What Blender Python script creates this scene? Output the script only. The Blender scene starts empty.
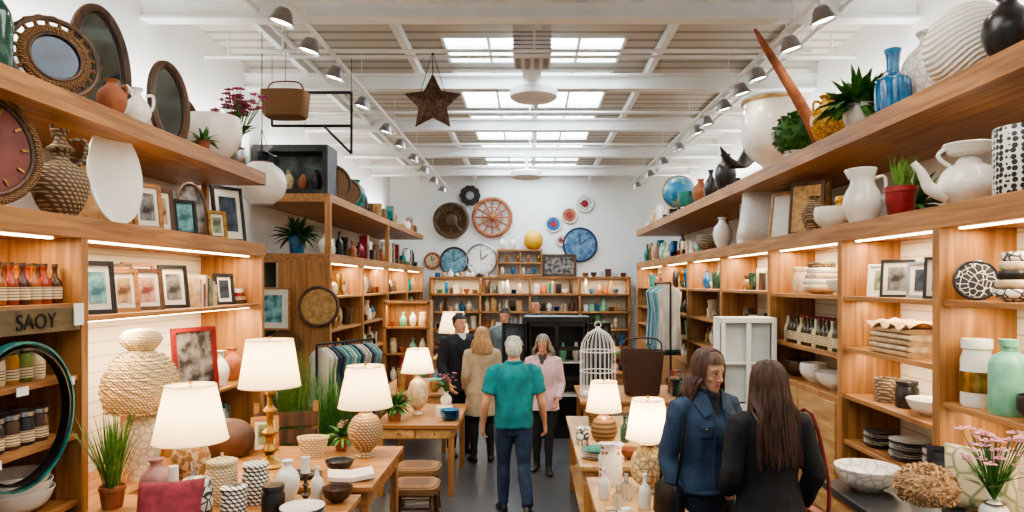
import bpy, math, random
from mathutils import Vector, Matrix, noise
from mathutils.bvhtree import BVHTree
random.seed(7)
scene = bpy.context.scene
R = math.radians
pi = math.pi

# ------------------------------------------------------------ materials
def lin(h):
    h = h.lstrip('#')
    o = []
    for i in (0, 2, 4):
        c = int(h[i:i+2], 16)/255
        o.append(c/12.92 if c <= .04045 else ((c+.055)/1.055)**2.4)
    return (o[0], o[1], o[2], 1)
_mc = {}
def mat(name, c, rough=.5, metal=0, kind=None, c2=None, sc=(1, 1, 1), bump=0, lo=.35, hi=.65, trans=0, emit=0, coat=0):
    if name in _mc: return _mc[name]
    m = bpy.data.materials.new(name); m.use_nodes = True
    nt = m.node_tree; N = nt.nodes; L = nt.links
    p = N['Principled BSDF']
    col = lin(c); col2 = lin(c2) if c2 else tuple(x*.75 for x in col[:3])+(1,)
    p.inputs['Base Color'].default_value = col
    p.inputs['Roughness'].default_value = rough
    p.inputs['Metallic'].default_value = metal
    if trans: p.inputs['Transmission Weight'].default_value = trans
    if coat: p.inputs['Coat Weight'].default_value = coat
    if emit:
        p.inputs['Emission Color'].default_value = col
        p.inputs['Emission Strength'].default_value = emit
    if kind:
        tc = N.new('ShaderNodeTexCoord'); mp = N.new('ShaderNodeMapping')
        mp.inputs['Scale'].default_value = sc
        L.new(tc.outputs['Object'], mp.inputs['Vector'])
        def tex(t, **k):
            n = N.new(t)
            L.new(mp.outputs[0], n.inputs['Vector'])
            for a, b in k.items():
                if a in ('wave_type', 'bands_direction', 'feature', 'rings_direction', 'wave_profile'): setattr(n, a, b)
                else: n.inputs[a.replace('_', ' ')].default_value = b
            return n
        if kind in ('wood', 'noise'):
            t = tex('ShaderNodeTexNoise', Scale=1.0, Detail=5.0, Distortion=.6 if kind == 'wood' else 0.)
            fac = t.outputs['Fac']
        elif kind == 'weave':
            a = tex('ShaderNodeTexWave', wave_type='BANDS', bands_direction='Z', Scale=1.0, Distortion=.4)
            b = tex('ShaderNodeTexWave', wave_type='BANDS', bands_direction='DIAGONAL', Scale=1.2, Distortion=.4)
            mu = N.new('ShaderNodeMath'); mu.operation = 'MULTIPLY'
            L.new(a.outputs['Fac'], mu.inputs[0]); L.new(b.outputs['Fac'], mu.inputs[1]); fac = mu.outputs[0]
        elif kind == 'dots':
            t = tex('ShaderNodeTexVoronoi', Scale=1.0, Randomness=.35); fac = t.outputs['Distance']
        elif kind == 'cells':
            t = tex('ShaderNodeTexVoronoi', feature='DISTANCE_TO_EDGE', Scale=1.0); fac = t.outputs['Distance']
        elif kind == 'rings':
            t = tex('ShaderNodeTexWave', wave_type='RINGS', rings_direction='Y', Scale=1.0, Distortion=1.5); fac = t.outputs['Fac']
        elif kind == 'bandz':
            t = tex('ShaderNodeTexWave', wave_type='BANDS', bands_direction='Z', Scale=1.0); fac = t.outputs['Fac']
        elif kind == 'bandy':
            t = tex('ShaderNodeTexWave', wave_type='BANDS', bands_direction='Y', Scale=1.0); fac = t.outputs['Fac']
        cr = N.new('ShaderNodeValToRGB')
        cr.color_ramp.elements[0].position = lo; cr.color_ramp.elements[1].position = hi
        cr.color_ramp.elements[0].color = col2; cr.color_ramp.elements[1].color = col
        L.new(fac, cr.inputs[0]); L.new(cr.outputs[0], p.inputs['Base Color'])
        if bump:
            bp = N.new('ShaderNodeBump'); bp.inputs['Strength'].default_value = bump; bp.inputs['Distance'].default_value = .01
            L.new(fac, bp.inputs['Height']); L.new(bp.outputs[0], p.inputs['Normal'])
    _mc[name] = m
    return m
def shade_mat():
    if 'linen_shade' in _mc: return _mc['linen_shade']
    m = bpy.data.materials.new('linen_shade'); m.use_nodes = True
    N = m.node_tree.nodes; L = m.node_tree.links; N.remove(N['Principled BSDF'])
    d = N.new('ShaderNodeBsdfDiffuse'); t = N.new('ShaderNodeBsdfTranslucent'); mx = N.new('ShaderNodeMixShader')
    nz = N.new('ShaderNodeTexNoise'); nz.inputs['Scale'].default_value = 90
    cr = N.new('ShaderNodeValToRGB'); cr.color_ramp.elements[0].color = lin('#e8d9bd'); cr.color_ramp.elements[1].color = lin('#f6ecd8')
    L.new(nz.outputs['Fac'], cr.inputs[0]); L.new(cr.outputs[0], d.inputs[0]); L.new(cr.outputs[0], t.inputs[0])
    mx.inputs[0].default_value = .5
    L.new(d.outputs[0], mx.inputs[1]); L.new(t.outputs[0], mx.inputs[2]); L.new(mx.outputs[0], N['Material Output'].inputs[0])
    _mc['linen_shade'] = m; return m

WA, WB_ = '#b27f4c', '#865a32'
WY = mat('oak_y', WA, .5, kind='wood', c2=WB_, sc=(22, 1.2, 22))
WX = mat('oak_x', WA, .5, kind='wood', c2=WB_, sc=(1.2, 22, 22))
WZ = mat('oak_z', WA, .5, kind='wood', c2=WB_, sc=(22, 22, 1.2))
WD = mat('walnut', '#61432e', .5, kind='wood', c2='#382416', sc=(18, 18, 1.5))
WL = mat('light_oak', '#c49d69', .5, kind='wood', c2='#9c7444', sc=(15, 2, 15))
WHITE = mat('white_paint', '#ecebe6', .6, kind='noise', c2='#e0ded8', sc=(3, 3, 3))
CER = mat('white_ceramic', '#efebe2', .22, kind='noise', c2='#e2dccf', sc=(4, 4, 4), coat=.3)
CREAM = mat('cream_ceramic', '#ddcdb0', .35, kind='noise', c2='#b79a70', sc=(14, 14, 14))
CERB = mat('carved_white', '#ebe6dc', .5, kind='rings', c2='#d0c9bc', sc=(9, 9, 9), bump=.8)
CERC = mat('embossed_white', '#e6e3da', .5, kind='cells', c2='#bdbab0', sc=(16, 16, 16), bump=.6, lo=.02, hi=.14)
BLK = mat('black_metal', '#16161a', .4, .4, kind='noise', c2='#0c0c0e', sc=(5, 5, 5))
BLKW = mat('black_wood', '#1d1b1c', .45, kind='wood', c2='#0f0e0e', sc=(20, 20, 2))
DARKC = mat('dark_ceramic', '#2f2b2c', .3, kind='noise', c2='#1b191a', sc=(6, 6, 6))
WICK = mat('wicker', '#a98050', .7, kind='weave', c2='#5a3c20', sc=(22, 22, 22), bump=1, lo=.05, hi=.5)
WICKL = mat('pale_wicker', '#f0e2c4', .7, kind='weave', c2='#bfa478', sc=(16, 16, 16), bump=1, lo=.05, hi=.5)
WICKD = mat('dark_wicker', '#6e4c38', .7, kind='weave', c2='#2b1b14', sc=(18, 18, 18), bump=1, lo=.05, hi=.5)
TERR = mat('terracotta', '#a86844', .7, kind='noise', c2='#864d31', sc=(8, 8, 8))
CLAYP = mat('patterned_clay', '#a08664', .6, kind='weave', c2='#584432', sc=(12, 12, 12), bump=.6, lo=.1, hi=.5)
GOLD = mat('aged_gold', '#b08a4a', .35, .8, kind='noise', c2='#7d5d2c', sc=(12, 12, 12))
SILV = mat('steel', '#b9babd', .3, .9, kind='noise', c2='#9b9ca0', sc=(6, 6, 6))
GLS = mat('green_glass', '#3f6a5a', .1, trans=.6)
CLG = mat('clear_glass', '#e6efee', .05, trans=.9)
BLUE = mat('blue_glaze', '#1d74a6', .25, kind='noise', c2='#0f4d7c', sc=(9, 9, 9), coat=.4)
TEAL = mat('teal_glaze', '#12857a', .25, kind='noise', c2='#0a5752', sc=(9, 9, 9), coat=.4)
AQUA = mat('aqua_enamel', '#83c4a4', .3, kind='noise', c2='#68a988', sc=(9, 9, 9))
YEL = mat('yellow_glaze', '#d8a01c', .3, kind='cells', c2='#8a5e0c', sc=(22, 22, 22), bump=.7, lo=.02, hi=.15)
RED = mat('red_glaze', '#93262b', .35, kind='noise', c2='#6d181d', sc=(9, 9, 9))
DOTS = mat('dotted_ceramic', '#e4e0d6', .4, kind='dots', c2='#1e1e20', sc=(28, 28, 28), lo=.44, hi=.5)
PATT = mat('patterned_plate', '#e8e4da', .3, kind='cells', c2='#2b3036', sc=(18, 18, 18), lo=.05, hi=.12)
GREEN = mat('leaf_green', '#447a2c', .55, kind='noise', c2='#25511c', sc=(20, 20, 20))
GREEND = mat('leaf_dark', '#2f602a', .55, kind='noise', c2='#183f18', sc=(20, 20, 20))
GRASS = mat('grass_blades', '#759a42', .6, kind='noise', c2='#426b24', sc=(20, 20, 20))
PINK = mat('pink_petal', '#c55f88', .6, kind='noise', c2='#9c3e64', sc=(30, 30, 30))
BEIGEF = mat('dried_flower', '#c3a27b', .8, kind='noise', c2='#93704a', sc=(50, 50, 50), bump=.5)
LINEN = mat('white_linen', '#e8e4dc', .85, kind='noise', c2='#d8d3c8', sc=(30, 30, 30), bump=.3)
BEIGE = mat('beige_cloth', '#c3a27c', .85, kind='noise', c2='#a88962', sc=(25, 25, 25), bump=.3)
PAPER = mat('paper_mat', '#e6e0d2', .8, kind='noise', c2='#d8d1c1', sc=(8, 8, 8))
LEDM = mat('led_strip', '#ffdfae', .5, emit=16)
def art(nm, a, b, s=9): return mat('art_'+nm, a, .5, kind='noise', c2=b, sc=(s, s, s), lo=.4, hi=.6)
ARTS = [art('photo', '#8d8a85', '#2d2a28'), art('teal', '#7fb3b5', '#2f5f6c'), art('sepia', '#c9a77d', '#5b3b23'), art('night', '#3a4656', '#141a22'),
        art('rose', '#c79a8c', '#6b2e2a'), art('land', '#9aa786', '#4a5636')]

# ------------------------------------------------------------ builder
def spl(pts, n=4):
    out = []
    P = [Vector(p) for p in pts]
    for i in range(len(P)-1):
        p0 = P[max(i-1, 0)]; p1 = P[i]; p2 = P[i+1]; p3 = P[min(i+2, len(P)-1)]
        for k in range(n):
            t = k/n
            out.append(.5*((2*p1)+(p2-p0)*t+(2*p0-5*p1+4*p2-p3)*t*t+(3*p1-p0-3*p2+p3)*t**3))
    out.append(P[-1])
    return out
def ring(c, a, b, n=20, u=(1, 0, 0), v=(0, 1, 0), pw=1.0):
    c = Vector(c); u = Vector(u); v = Vector(v); o = []
    for i in range(n):
        t = 2*pi*i/n; x = math.cos(t); y = math.sin(t)
        x = math.copysign(abs(x)**pw, x); y = math.copysign(abs(y)**pw, y)
        o.append(c+u*(a*x)+v*(b*y))
    return o
class B:
    def __init__(s, name):
        s.name = name; s.V = []; s.F = []; s.I = []; s.mats = []; s.T = Matrix(); s.S = []
    def mi(s, m):
        if m not in s.mats: s.mats.append(m)
        return s.mats.index(m)
    def add(s, vs, fs, m, smooth=True):
        o = len(s.V); T = s.T; i = s.mi(m)
        s.V += [T @ Vector(v) for v in vs]
        s.F += [[a+o for a in f] for f in fs]
        s.I += [i]*len(fs); s.S += [smooth]*len(fs)
    def box(s, c, d, m, rot=None):
        x, y, z = d[0]/2, d[1]/2, d[2]/2
        vs = [Vector((a, b, e)) for a in (-x, x) for b in (-y, y) for e in (-z, z)]
        if rot:
            Rm = Matrix.Rotation(rot[2], 3, 'Z') @ Matrix.Rotation(rot[1], 3, 'Y') @ Matrix.Rotation(rot[0], 3, 'X')
            vs = [Rm @ v for v in vs]
        vs = [v+Vector(c) for v in vs]
        s.add(vs, [(0, 1, 3, 2), (4, 6, 7, 5), (0, 4, 5, 1), (2, 3, 7, 6), (0, 2, 6, 4), (1, 5, 7, 3)], m, False)
    def bb(s, x0, x1, y0, y1, z0, z1, m): s.box(((x0+x1)/2, (y0+y1)/2, (z0+z1)/2), (abs(x1-x0), abs(y1-y0), abs(z1-z0)), m)
    def loft(s, rings, m, cap=True, closed=False):
        n = len(rings[0]); vs = [p for r in rings for p in r]; fs = []
        K = len(rings)
        for k in range(K if closed else K-1):
            for i in range(n):
                j = (i+1) % n; k2 = (k+1) % K
                fs.append((k*n+i, k*n+j, k2*n+j, k2*n+i))
        if cap and not closed:
            fs.append(tuple(range(n-1, -1, -1))); fs.append(tuple((K-1)*n+i for i in range(n)))
        s.add(vs, fs, m)
    def lathe(s, prof, m, seg=26, at=(0, 0, 0), w=1, h=1, smooth_prof=False, fl=None):
        if smooth_prof: prof = [(max(p[0], 0), p[1]) for p in spl([(a, b, 0) for a, b in prof], 4)]
        vs = []; fs = []; idx = []
        ax, ay, az = at
        for r, z in prof:
            r *= w; z *= h
            if r < 1e-5:
                vs.append((ax, ay, az+z)); idx.append([len(vs)-1]*seg)
            else:
                row = []
                for i in range(seg):
                    t = 2*pi*i/seg; rr = r*(fl(t, z) if fl else 1)
                    vs.append((ax+rr*math.cos(t), ay+rr*math.sin(t), az+z)); row.append(len(vs)-1)
                idx.append(row)
        for a, b in zip(idx, idx[1:]):
            for i in range(seg):
                j = (i+1) % seg
                q = [a[i], a[j], b[j], b[i]]; q2 = []
                for e in q:
                    if e not in q2: q2.append(e)
                if len(q2) > 2: fs.append(q2)
        s.add(vs, fs, m)
    def tube(s, pts, r, m, seg=8, closed=False, cap=True, sub=0):
        pts = [Vector(p) for p in pts]
        if not isinstance(r, (list, tuple)): r = [r]*len(pts)
        if sub:
            q = spl([(p.x, p.y, p.z) for p in pts], sub); rr = []
            for i in range(len(r)-1):
                for k in range(sub): rr.append(r[i]+(r[i+1]-r[i])*k/sub)
            rr.append(r[-1]); pts = q; r = rr
        K = len(pts); rings = []; u = None
        for i, p in enumerate(pts):
            if closed: t = pts[(i+1) % K]-pts[i-1]
            else: t = pts[min(i+1, K-1)]-pts[max(i-1, 0)]
            if t.length < 1e-9: t = Vector((0, 0, 1))
            t.normalize()
            if u is None:
                u = t.orthogonal().normalized()
            else:
                u = (u-t*u.dot(t))
                if u.length < 1e-6: u = t.orthogonal()
                u.normalize()
            v = t.cross(u)
            rings.append(ring(p, r[i], r[i], seg, u, v))
        s.loft(rings, m, cap, closed)
    def sph(s, c, r, m, n=16, k=10, rot=None):
        if not isinstance(r, (list, tuple)): r = (r, r, r)
        vs = []; fs = []
        for j in range(1, k):
            t = pi*j/k
            for i in range(n):
                f = 2*pi*i/n
                vs.append(Vector((r[0]*math.sin(t)*math.cos(f), r[1]*math.sin(t)*math.sin(f), -r[2]*math.cos(t))))
        vs.append(Vector((0, 0, -r[2]))); vs.append(Vector((0, 0, r[2])))
        if rot: vs = [rot @ v for v in vs]
        vs = [v+Vector(c) for v in vs]
        for j in range(k-2):
            for i in range(n):
                a = j*n+i; b = j*n+(i+1) % n
                fs.append((a, b, b+n, a+n))
        A = len(vs)-2
        for i in range(n):
            fs.append((A, (i+1) % n, i)); fs.append((A+1, (k-2)*n+i, (k-2)*n+(i+1) % n))
        s.add(vs, fs, m)
    def hoop(s, c, R1, r, m, axis='Y', n=36, sx=1, sz=1, seg=8):
        pts = []
        for i in range(n):
            t = 2*pi*i/n; a = R1*math.cos(t)*sx; b = R1*math.sin(t)*sz
            pts.append(Vector(c)+(Vector((a, 0, b)) if axis == 'Y' else Vector((a, b, 0)) if axis == 'Z' else Vector((0, a, b))))
        s.tube(pts, r, m, seg, closed=True)
    def ydisc(s, c, a, b, th, m, n=40):
        s.loft([ring((c[0], c[1]+y, c[2]), a, b, n, (1, 0, 0), (0, 0, 1)) for y in (0, -th)], m)
    def blade(s, base, d, L, w, droop, m, n=5):
        d = Vector(d).normalized(); side = d.cross(Vector((0, 0, 1)))
        if side.length < .05: side = Vector((1, 0, 0))
        side.normalize()
        side = (side+Vector((random.uniform(-.4, .4), random.uniform(-.4, .4), random.uniform(-.4, .4)))).normalized()
        vs = []; p = Vector(base)
        for i in range(n+1):
            t = i/n; ww = w*math.sin(pi*min(.98, .12+t*.86))
            vs += [p-side*ww/2, p+side*ww/2]
            d = (d-Vector((0, 0, droop/n))).normalized(); p = p+d*(L/n)
        s.add(vs, [(2*i, 2*i+1, 2*i+3, 2*i+2) for i in range(n)], m)
    def done(s, loc=(0, 0, 0), rot=0, scale=1, lean=0, ry=0, bev=0, parent=None):
        me = bpy.data.meshes.new(s.name)
        me.from_pydata([tuple(v) for v in s.V], [], s.F)
        for m in s.mats: me.materials.append(m)
        me.polygons.foreach_set('material_index', s.I); me.polygons.foreach_set('use_smooth', s.S)
        me.update()
        me.set_sharp_from_angle(angle=R(42))
        ob = bpy.data.objects.new(s.name, me); scene.collection.objects.link(ob)
        ob.location = loc; ob.rotation_euler = (-lean, ry, rot); ob.scale = (scale,)*3 if not isinstance(scale, tuple) else scale
        if bev:
            md = ob.modifiers.new('bevel', 'BEVEL'); md.width = bev; md.segments = 2; md.limit_method = 'ANGLE'; md.angle_limit = R(40)
        if parent: ob.parent = parent
        return ob
def light(kind, name, loc, energy, color=(1, 1, 1), rot=(0, 0, 0), size=.1, sizey=None, spot=None, parent=None, blend=.6):
    l = bpy.data.lights.new(name, kind); l.energy = energy; l.color = color
    if kind == 'AREA':
        l.shape = 'RECTANGLE'; l.size = size; l.size_y = sizey or size
    else: l.shadow_soft_size = size
    if spot: l.spot_size = spot; l.spot_blend = blend
    o = bpy.data.objects.new(name, l); scene.collection.objects.link(o); o.location = loc; o.rotation_euler = rot
    if parent: o.parent = parent
    return o

# ------------------------------------------------------------ room shell
XL, XR, YB, ZC = -4.1, 4.1, 20.0, 5.45
FLOORM = mat('polished_concrete', '#5b5d61', .28, kind='noise', c2='#424448', sc=(.7, .7, .7), lo=.3, hi=.7)
WALLM = mat('wall_plaster', '#eceeec', .8, kind='noise', c2='#e2e4e2', sc=(.8, .8, .8))
CEILM = mat('ceiling_deck', '#c2bcb0', .8, kind='bandy', c2='#948d80', sc=(1, 1.1, 1), lo=.05, hi=.3)
BEAMM = mat('beam_paint', '#f0f1ef', .5, kind='noise', c2='#e4e5e3', sc=(2, 2, 2))
b = B('floor'); b.bb(XL-.2, XR+.2, -2, YB+.2, -.1, 0, FLOORM); b.done()
b = B('wall_left'); b.bb(XL-.2, XL, -2, YB, 0, ZC, WALLM); b.done()
b = B('wall_right'); b.bb(XR, XR+.2, -2, YB, 0, ZC, WALLM); b.done()
b = B('wall_back'); b.bb(XL-.2, XR+.2, YB, YB+.2, 0, ZC, WALLM); b.done()
SKY = mat('skylight_glass', '#e6f4ff', .5, emit=12)
b = B('ceiling')
sk = [(8.72, 9.7), (10.15, 12.2), (12.8, 14.9), (15.4, 17.5), (17.95, 19.6)]
cuts = [-2]+[v for p in sk for v in p]+[YB]
b.bb(XL-.2, -1.15, -2, YB+.2, ZC, ZC+.1, CEILM); b.bb(1.25, XR+.2, -2, YB+.2, ZC, ZC+.1, CEILM)
for i in range(0, len(cuts), 2): b.bb(-1.15, 1.25, cuts[i], cuts[i+1], ZC, ZC+.1, CEILM)
b.done()
for i, (a, c) in enumerate(sk):
    b = B('window_%d' % (i+1))
    b.bb(-1.15, 1.25, a, c, ZC+.06, ZC+.1, SKY)
    for k in range(5): b.bb(-1.15+k*.59, -1.11+k*.59, a, c, ZC-.02, ZC+.06, BEAMM)
    for k in range(3): b.bb(-1.15, 1.25, a+(c-a)*k/2-.025, a+(c-a)*k/2+.025, ZC-.02, ZC+.06, BEAMM)
    b.done()
for y in [2.05, 4.65, 7.25, 9.85, 12.5, 15.1, 17.7]:
    b = B('ceiling_beam')
    b.bb(XL, XR, y-.09, y+.09, 5.08, 5.11, BEAMM); b.bb(XL, XR, y-.09, y+.09, 5.27, 5.3, BEAMM); b.bb(XL, XR, y-.015, y+.015, 5.11, 5.27, BEAMM)
    b.done()
for x in (-3.2, -1.6, .1, 1.7, 3.2):
    b = B('ceiling_purlin'); b.bb(x-.04, x+.04, -2, YB, 5.3, 5.42, BEAMM); b.done()
for y, x0, x1, z in [(8.0, -3.2, 3.3, 5.02), (8.6, XL, XR, 5.15), (11.2, XL, XR, 5.1), (13.8, XL, XR, 5.1), (16.4, XL, XR, 5.1)]:
    b = B('ceiling_conduit'); b.tube([(x0, y, z), (x1, y, z)], .022, BEAMM)
    for x in (x0+.3, (x0+x1)/2, x1-.3): b.tube([(x, y, z), (x, y, ZC)], .012, BEAMM, 6)
    b.done()
for x in (-2.9, 3.3):
    b = B('ceiling_pipe'); b.tube([(x, -1, 5.2), (x, YB-.1, 5.2)], .03, BEAMM)
    for k in range(8): b.tube([(x, k*2.5+.6, 5.2), (x, k*2.5+.6, ZC)], .01, BEAMM, 6)
    b.done()
b = B('ceiling_hvac_unit')
b.bb(-.2, .25, 8.1, 8.55, 4.98, 5.38, BEAMM)
for k in range(6): b.bb(-.21, .26, 8.09, 8.1, 5.02+k*.05, 5.035+k*.05, SILV)
for k in range(4): b.bb(-.17+k*.11, -.11+k*.11, 8.15, 8.5, 4.96, 4.985, SILV)
b.bb(-.1, .15, 8.55, 9.6, 5.12, 5.3, BEAMM); b.done()
for (x, y, z) in [(0.05, 9.75, 4.92), (-.08, 15, 4.6)]:
    b = B('round_ceiling_speaker'); b.lathe([(0, 0), (.3, 0), (.34, .03), (.34, .13), (.25, .17), (.04, .19), (.03, .5), (0, .5)], WHITE, 32)
    b.done((x, y, z))

BULB = mat('spot_lens', '#fff2dc', .5, emit=30)
def track(x, ys, sgn):
    b = B('track_rail'); b.bb(x-.02, x+.02, 2, 19.5, 4.975, 5.01, WHITE)
    for k in range(8): b.tube([(x, 2.5+k*2.3, 5.0), (x, 2.5+k*2.3, ZC)], .006, WHITE, 6)
    b.done()
    for i, y in enumerate(ys):
        b = B('track_spotlight')
        b.tube([(0, 0, 0), (0, 0, -.06)], .015, WHITE, 8)
        b.lathe([(0, -.05), (.05, -.055), (.075, -.09), (.09, -.14), (.115, -.19), (.11, -.19), (.085, -.145)], SILV, 22)
        b.lathe([(0, -.165), (.1, -.165)], BULB, 22)
        b.done((x, y, 4.97), ry=-sgn*.25, scale=1.1)
        if i % 2 == 0:
            light('SPOT', 'spot_lamp', (x, y, 4.74), 105, (1, .89, .74), (0, sgn*.45, 0), .07, spot=R(95))
track(-2.32, [5.2, 6.5, 7.3, 8.26, 9.6, 11.2, 12.4, 13.8, 15.2, 16.8, 18.4], -1)
track(2.73, [5.2, 6.46, 7.25, 8.3, 8.95, 9.75, 10.7, 11.3, 12.7, 14.2, 15.8, 17.6], 1)

# ------------------------------------------------------------ shelving
ZT, ZM = 3.51, 2.73
PL = mat('white_planks', '#ece2d0', .7, kind='bandz', c2='#c4b69f', sc=(1, 1, 2.6), lo=.0, hi=.06)
LED = (1, .79, .52)
b = B('built_in_shelving')
b.bb(-2.9, XL, 2.2, 7.5, 3.37, ZT, WY); b.bb(-2.9, XL, 2.2, 7.5, 2.59, ZM, WY)
b.bb(-3.6, -3.56, 2.2, 7.5, 0, 2.59, PL)
b.bb(-3.9, -3.86, 2.2, 7.5, ZM, 3.37, WHITE)
b.bb(-2.92, -3.56, 4.5, 7.4, 2.045, 2.08, WY); b.bb(-2.96, -3.56, 5.95, 7.4, 1.25, 1.28, WY)
b.bb(-2.96, -3.56, 5.93, 5.96, .78, 1.28, WZ)
for y in (2.25, 4.45, 7.42): b.bb(-2.9, -3.56, y-.035, y+.035, 0, 2.59, WZ)
for y in (4.45, 7.42): b.bb(-3.5, -3.56, y-.035, y+.035, ZM, 3.37, WZ)
for z in (2.17, 1.71, 1.33, .9, .45): b.bb(-2.92, -3.56, 2.29, 4.41, z-.035, z, WY)
b.bb(-2.905, -2.925, 2.3, 4.41, 2.0, 2.15, mat('sign_board', '#6a5a3e', .7, kind='wood', c2='#4d3f2a', sc=(4, 4, 20)))
for y0, y1, z in [(2.4, 4.3, 2.59), (4.6, 7.3, 2.59), (4.6, 7.3, 2.045)]: b.bb(-3.0, -3.045, y0, y1, z-.012, z, LEDM)
b.done(bev=.004)
for (y, l, z) in [(3.35, 1.9, 2.57), (5.95, 2.7, 2.57), (5.95, 2.7, 2.025)]:
    light('AREA', 'led_strip_light', (-3.1, y, z), 11*l if z > 2.5 else 20*l, LED, (0, 0, 0), .04, l)
for (x, y0, l, z) in [(-3.2, 4.85, 5.1, 3.35), (3.2, 5.0, 5.5, 3.55)]:
    light('AREA', 'led_strip_light', (x, y0, z), 16, (1, .9, .78), (0, 0, 0), .04, l)
b = B('tall_shelving_bay')
b.bb(-2.9, XL, 9.9, 18.6, 3.48, 3.6, WY); b.bb(-2.9, XL, 9.9, 18.6, 2.6, ZM, WY)
b.bb(-3.7, -3.66, 9.95, 18.6, 0, 2.6, PL)
for y in (9.94, 11.9, 14.0, 16.2, 18.56): b.bb(-2.9, -3.66, y-.04, y+.04, 0, 2.6, WZ)
b.bb(-2.9, -2.98, 9.9, 9.98, ZM, 3.48, WZ); b.bb(-2.9, -2.98, 14, 14.08, ZM, 3.48, WZ)
for z in (2.1, 1.6, 1.1, .6): b.bb(-2.93, -3.66, 9.98, 18.5, z-.035, z, WY)
b.bb(-3.0, -3.05, 10, 18.4, 2.585, 2.6, LEDM)
b.done(bev=.004)
for (y, l) in [(10.9, 1.8), (13, 1.9), (15.1, 1.9), (17.3, 2)]:
    light('AREA', 'led_strip_light', (-3.15, y, 2.57), 28, LED, (0, 0, 0), .05, l)
ZTR, ZMR = 3.73, 2.85
b = B('built_in_display_shelving')
b.bb(2.9, XR, 2.2, 18.6, 3.57, ZTR, WY); b.bb(2.9, XR, 2.2, 18.6, 2.69, ZMR, WY)
b.bb(3.45, 3.49, 2.2, 18.6, 0, 2.69, PL)
PY = [2.3, 4.88, 6.4, 8.3, 10.4, 12.6, 15, 18.5]
for y in PY: b.bb(2.9, 3.45, y-.045, y+.045, 0, 2.69, WZ)
for z in (2.18, 1.46): b.bb(2.92, 3.45, 2.35, 4.83, z-.04, z, WY)
for z in (2.18, 1.71, 1.27, .85): b.bb(2.92, 3.45, 4.93, 6.35, z-.04, z, WY)
for z in (2.18, 1.62): b.bb(2.92, 3.45, 6.45, 8.25, z-.04, z, WY)
for z in (2.2, 1.7, 1.25): b.bb(2.92, 3.45, 8.35, 18.45, z-.04, z, WY)
b.bb(2.9, 3.45, 6.45, 8.25, 0.02, 1.22, WZ)
for y in (6.47, 7.37): b.bb(2.88, 2.9, y, y+.86, .08, 1.16, WL)
for y in (7.28, 7.42): b.sph((2.865, y, .75), .018, GOLD, 8, 6)
b.bb(2.9, 3.45, 8.35, 18.45, 0.02, .8, WZ)
for y in (4.88, 8.3, 12.6): b.bb(3.6, 3.66, y-.03, y+.03, ZMR, 3.57, WZ)
for i in range(7): b.bb(3.0, 3.045, PY[i]+.1, PY[i+1]-.1, 2.678, 2.69, LEDM)
b.done(bev=.004)
for (y, l, z, e) in [(3.6, 2.3, 2.67, 12), (5.65, 1.3, 2.67, 12), (7.35, 1.7, 2.67, 12), (9.4, 1.8, 2.67, 13), (11.5, 2, 2.67, 13), (13.8, 2.2, 2.67, 13), (16.7, 3, 2.67, 13), (3.6, 2.3, 2.13, 11), (5.65, 1.3, 2.13, 10), (5.65, 1.3, 1.66, 9), (3.6, 2.3, 1.41, 9)]:
    light('AREA', 'led_strip_light', (3.12, y, z), e*l, (1, .82, .58), (0, 0, 0), .04, l)
CTR = mat('dark_stone_counter', '#35363a', .3, kind='noise', c2='#222327', sc=(9, 9, 9))
b = B('display_counter'); b.bb(2.1, 2.88, 2.6, 4.95, .83, .88, CTR); b.bb(2.16, 2.86, 2.65, 4.9, 0, .83, WZ)
for y in (2.7, 3.45, 4.2): b.bb(2.145, 2.16, y, y+.68, .1, .78, WL)
b.done(bev=.005)

# ------------------------------------------------------------ prop kit
PR = {
 'vase': [(0, 0), (.45, 0), (.5, .02), (.8, .2), (1, .45), (.85, .68), (.42, .85), (.36, .93), (.5, 1), (.43, 1), (.28, .92), (0, .6)],
 'slim': [(0, 0), (.6, 0), (.7, .05), (1, .35), (.8, .6), (.35, .78), (.3, .92), (.45, 1), (.38, 1), (.22, .9), (0, .7)],
 'bottle': [(0, 0), (.92, 0), (1, .03), (1, .5), (.88, .6), (.38, .72), (.3, .92), (.4, .93), (.4, 1), (0, 1)],
 'bowl': [(0, 0), (.35, 0), (.4, .06), (.8, .4), (1, 1), (.95, 1), (.75, .45), (0, .14)],
 'deep': [(0, 0), (.4, 0), (.5, .05), (.92, .4), (1, .75), (.95, 1), (.89, 1), (.93, .75), (.8, .4), (0, .1)],
 'urn': [(0, 0), (.42, 0), (.46, .04), (.3, .1), (.36, .16), (.85, .34), (1, .58), (.97, .82), (.92, .9), (.99, 1), (.92, 1), (.85, .88), (0, .5)],
 'globe': [(0, 0), (.4, 0), (.5, .03), (.85, .2), (1, .48), (.88, .77), (.55, .94), (.4, 1), (.34, .98), (0, .8)],
 'cyl': [(0, 0), (.95, 0), (1, .03), (1, .97), (.96, 1), (.9, 1), (.88, .1), (0, .08)],
 'pot': [(0, 0), (.7, 0), (.74, .03), (.92, .8), (1, .82), (1, 1), (.92, 1), (.86, .85), (0, .8)],
 'jar': [(0, 0), (.9, 0), (1, .06), (1, .7), (.85, .8), (.85, .84), (.95, .86), (.95, .98), (.9, 1), (0, 1)],
 'plate': [(0, 0), (.5, 0), (.55, .3), (.95, .9), (1, 1), (.94, 1), (.55, .5), (0, .4)],
}
def pot(name, pr, w, h, m, loc, rot=0, sm=True, **k):
    b = B(name); b.lathe(PR[pr], m, 28, w=w/2, h=h, smooth_prof=sm and pr not in ('cyl', 'plate', 'bottle', 'jar')); return b.done(loc, rot, **k)
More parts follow.
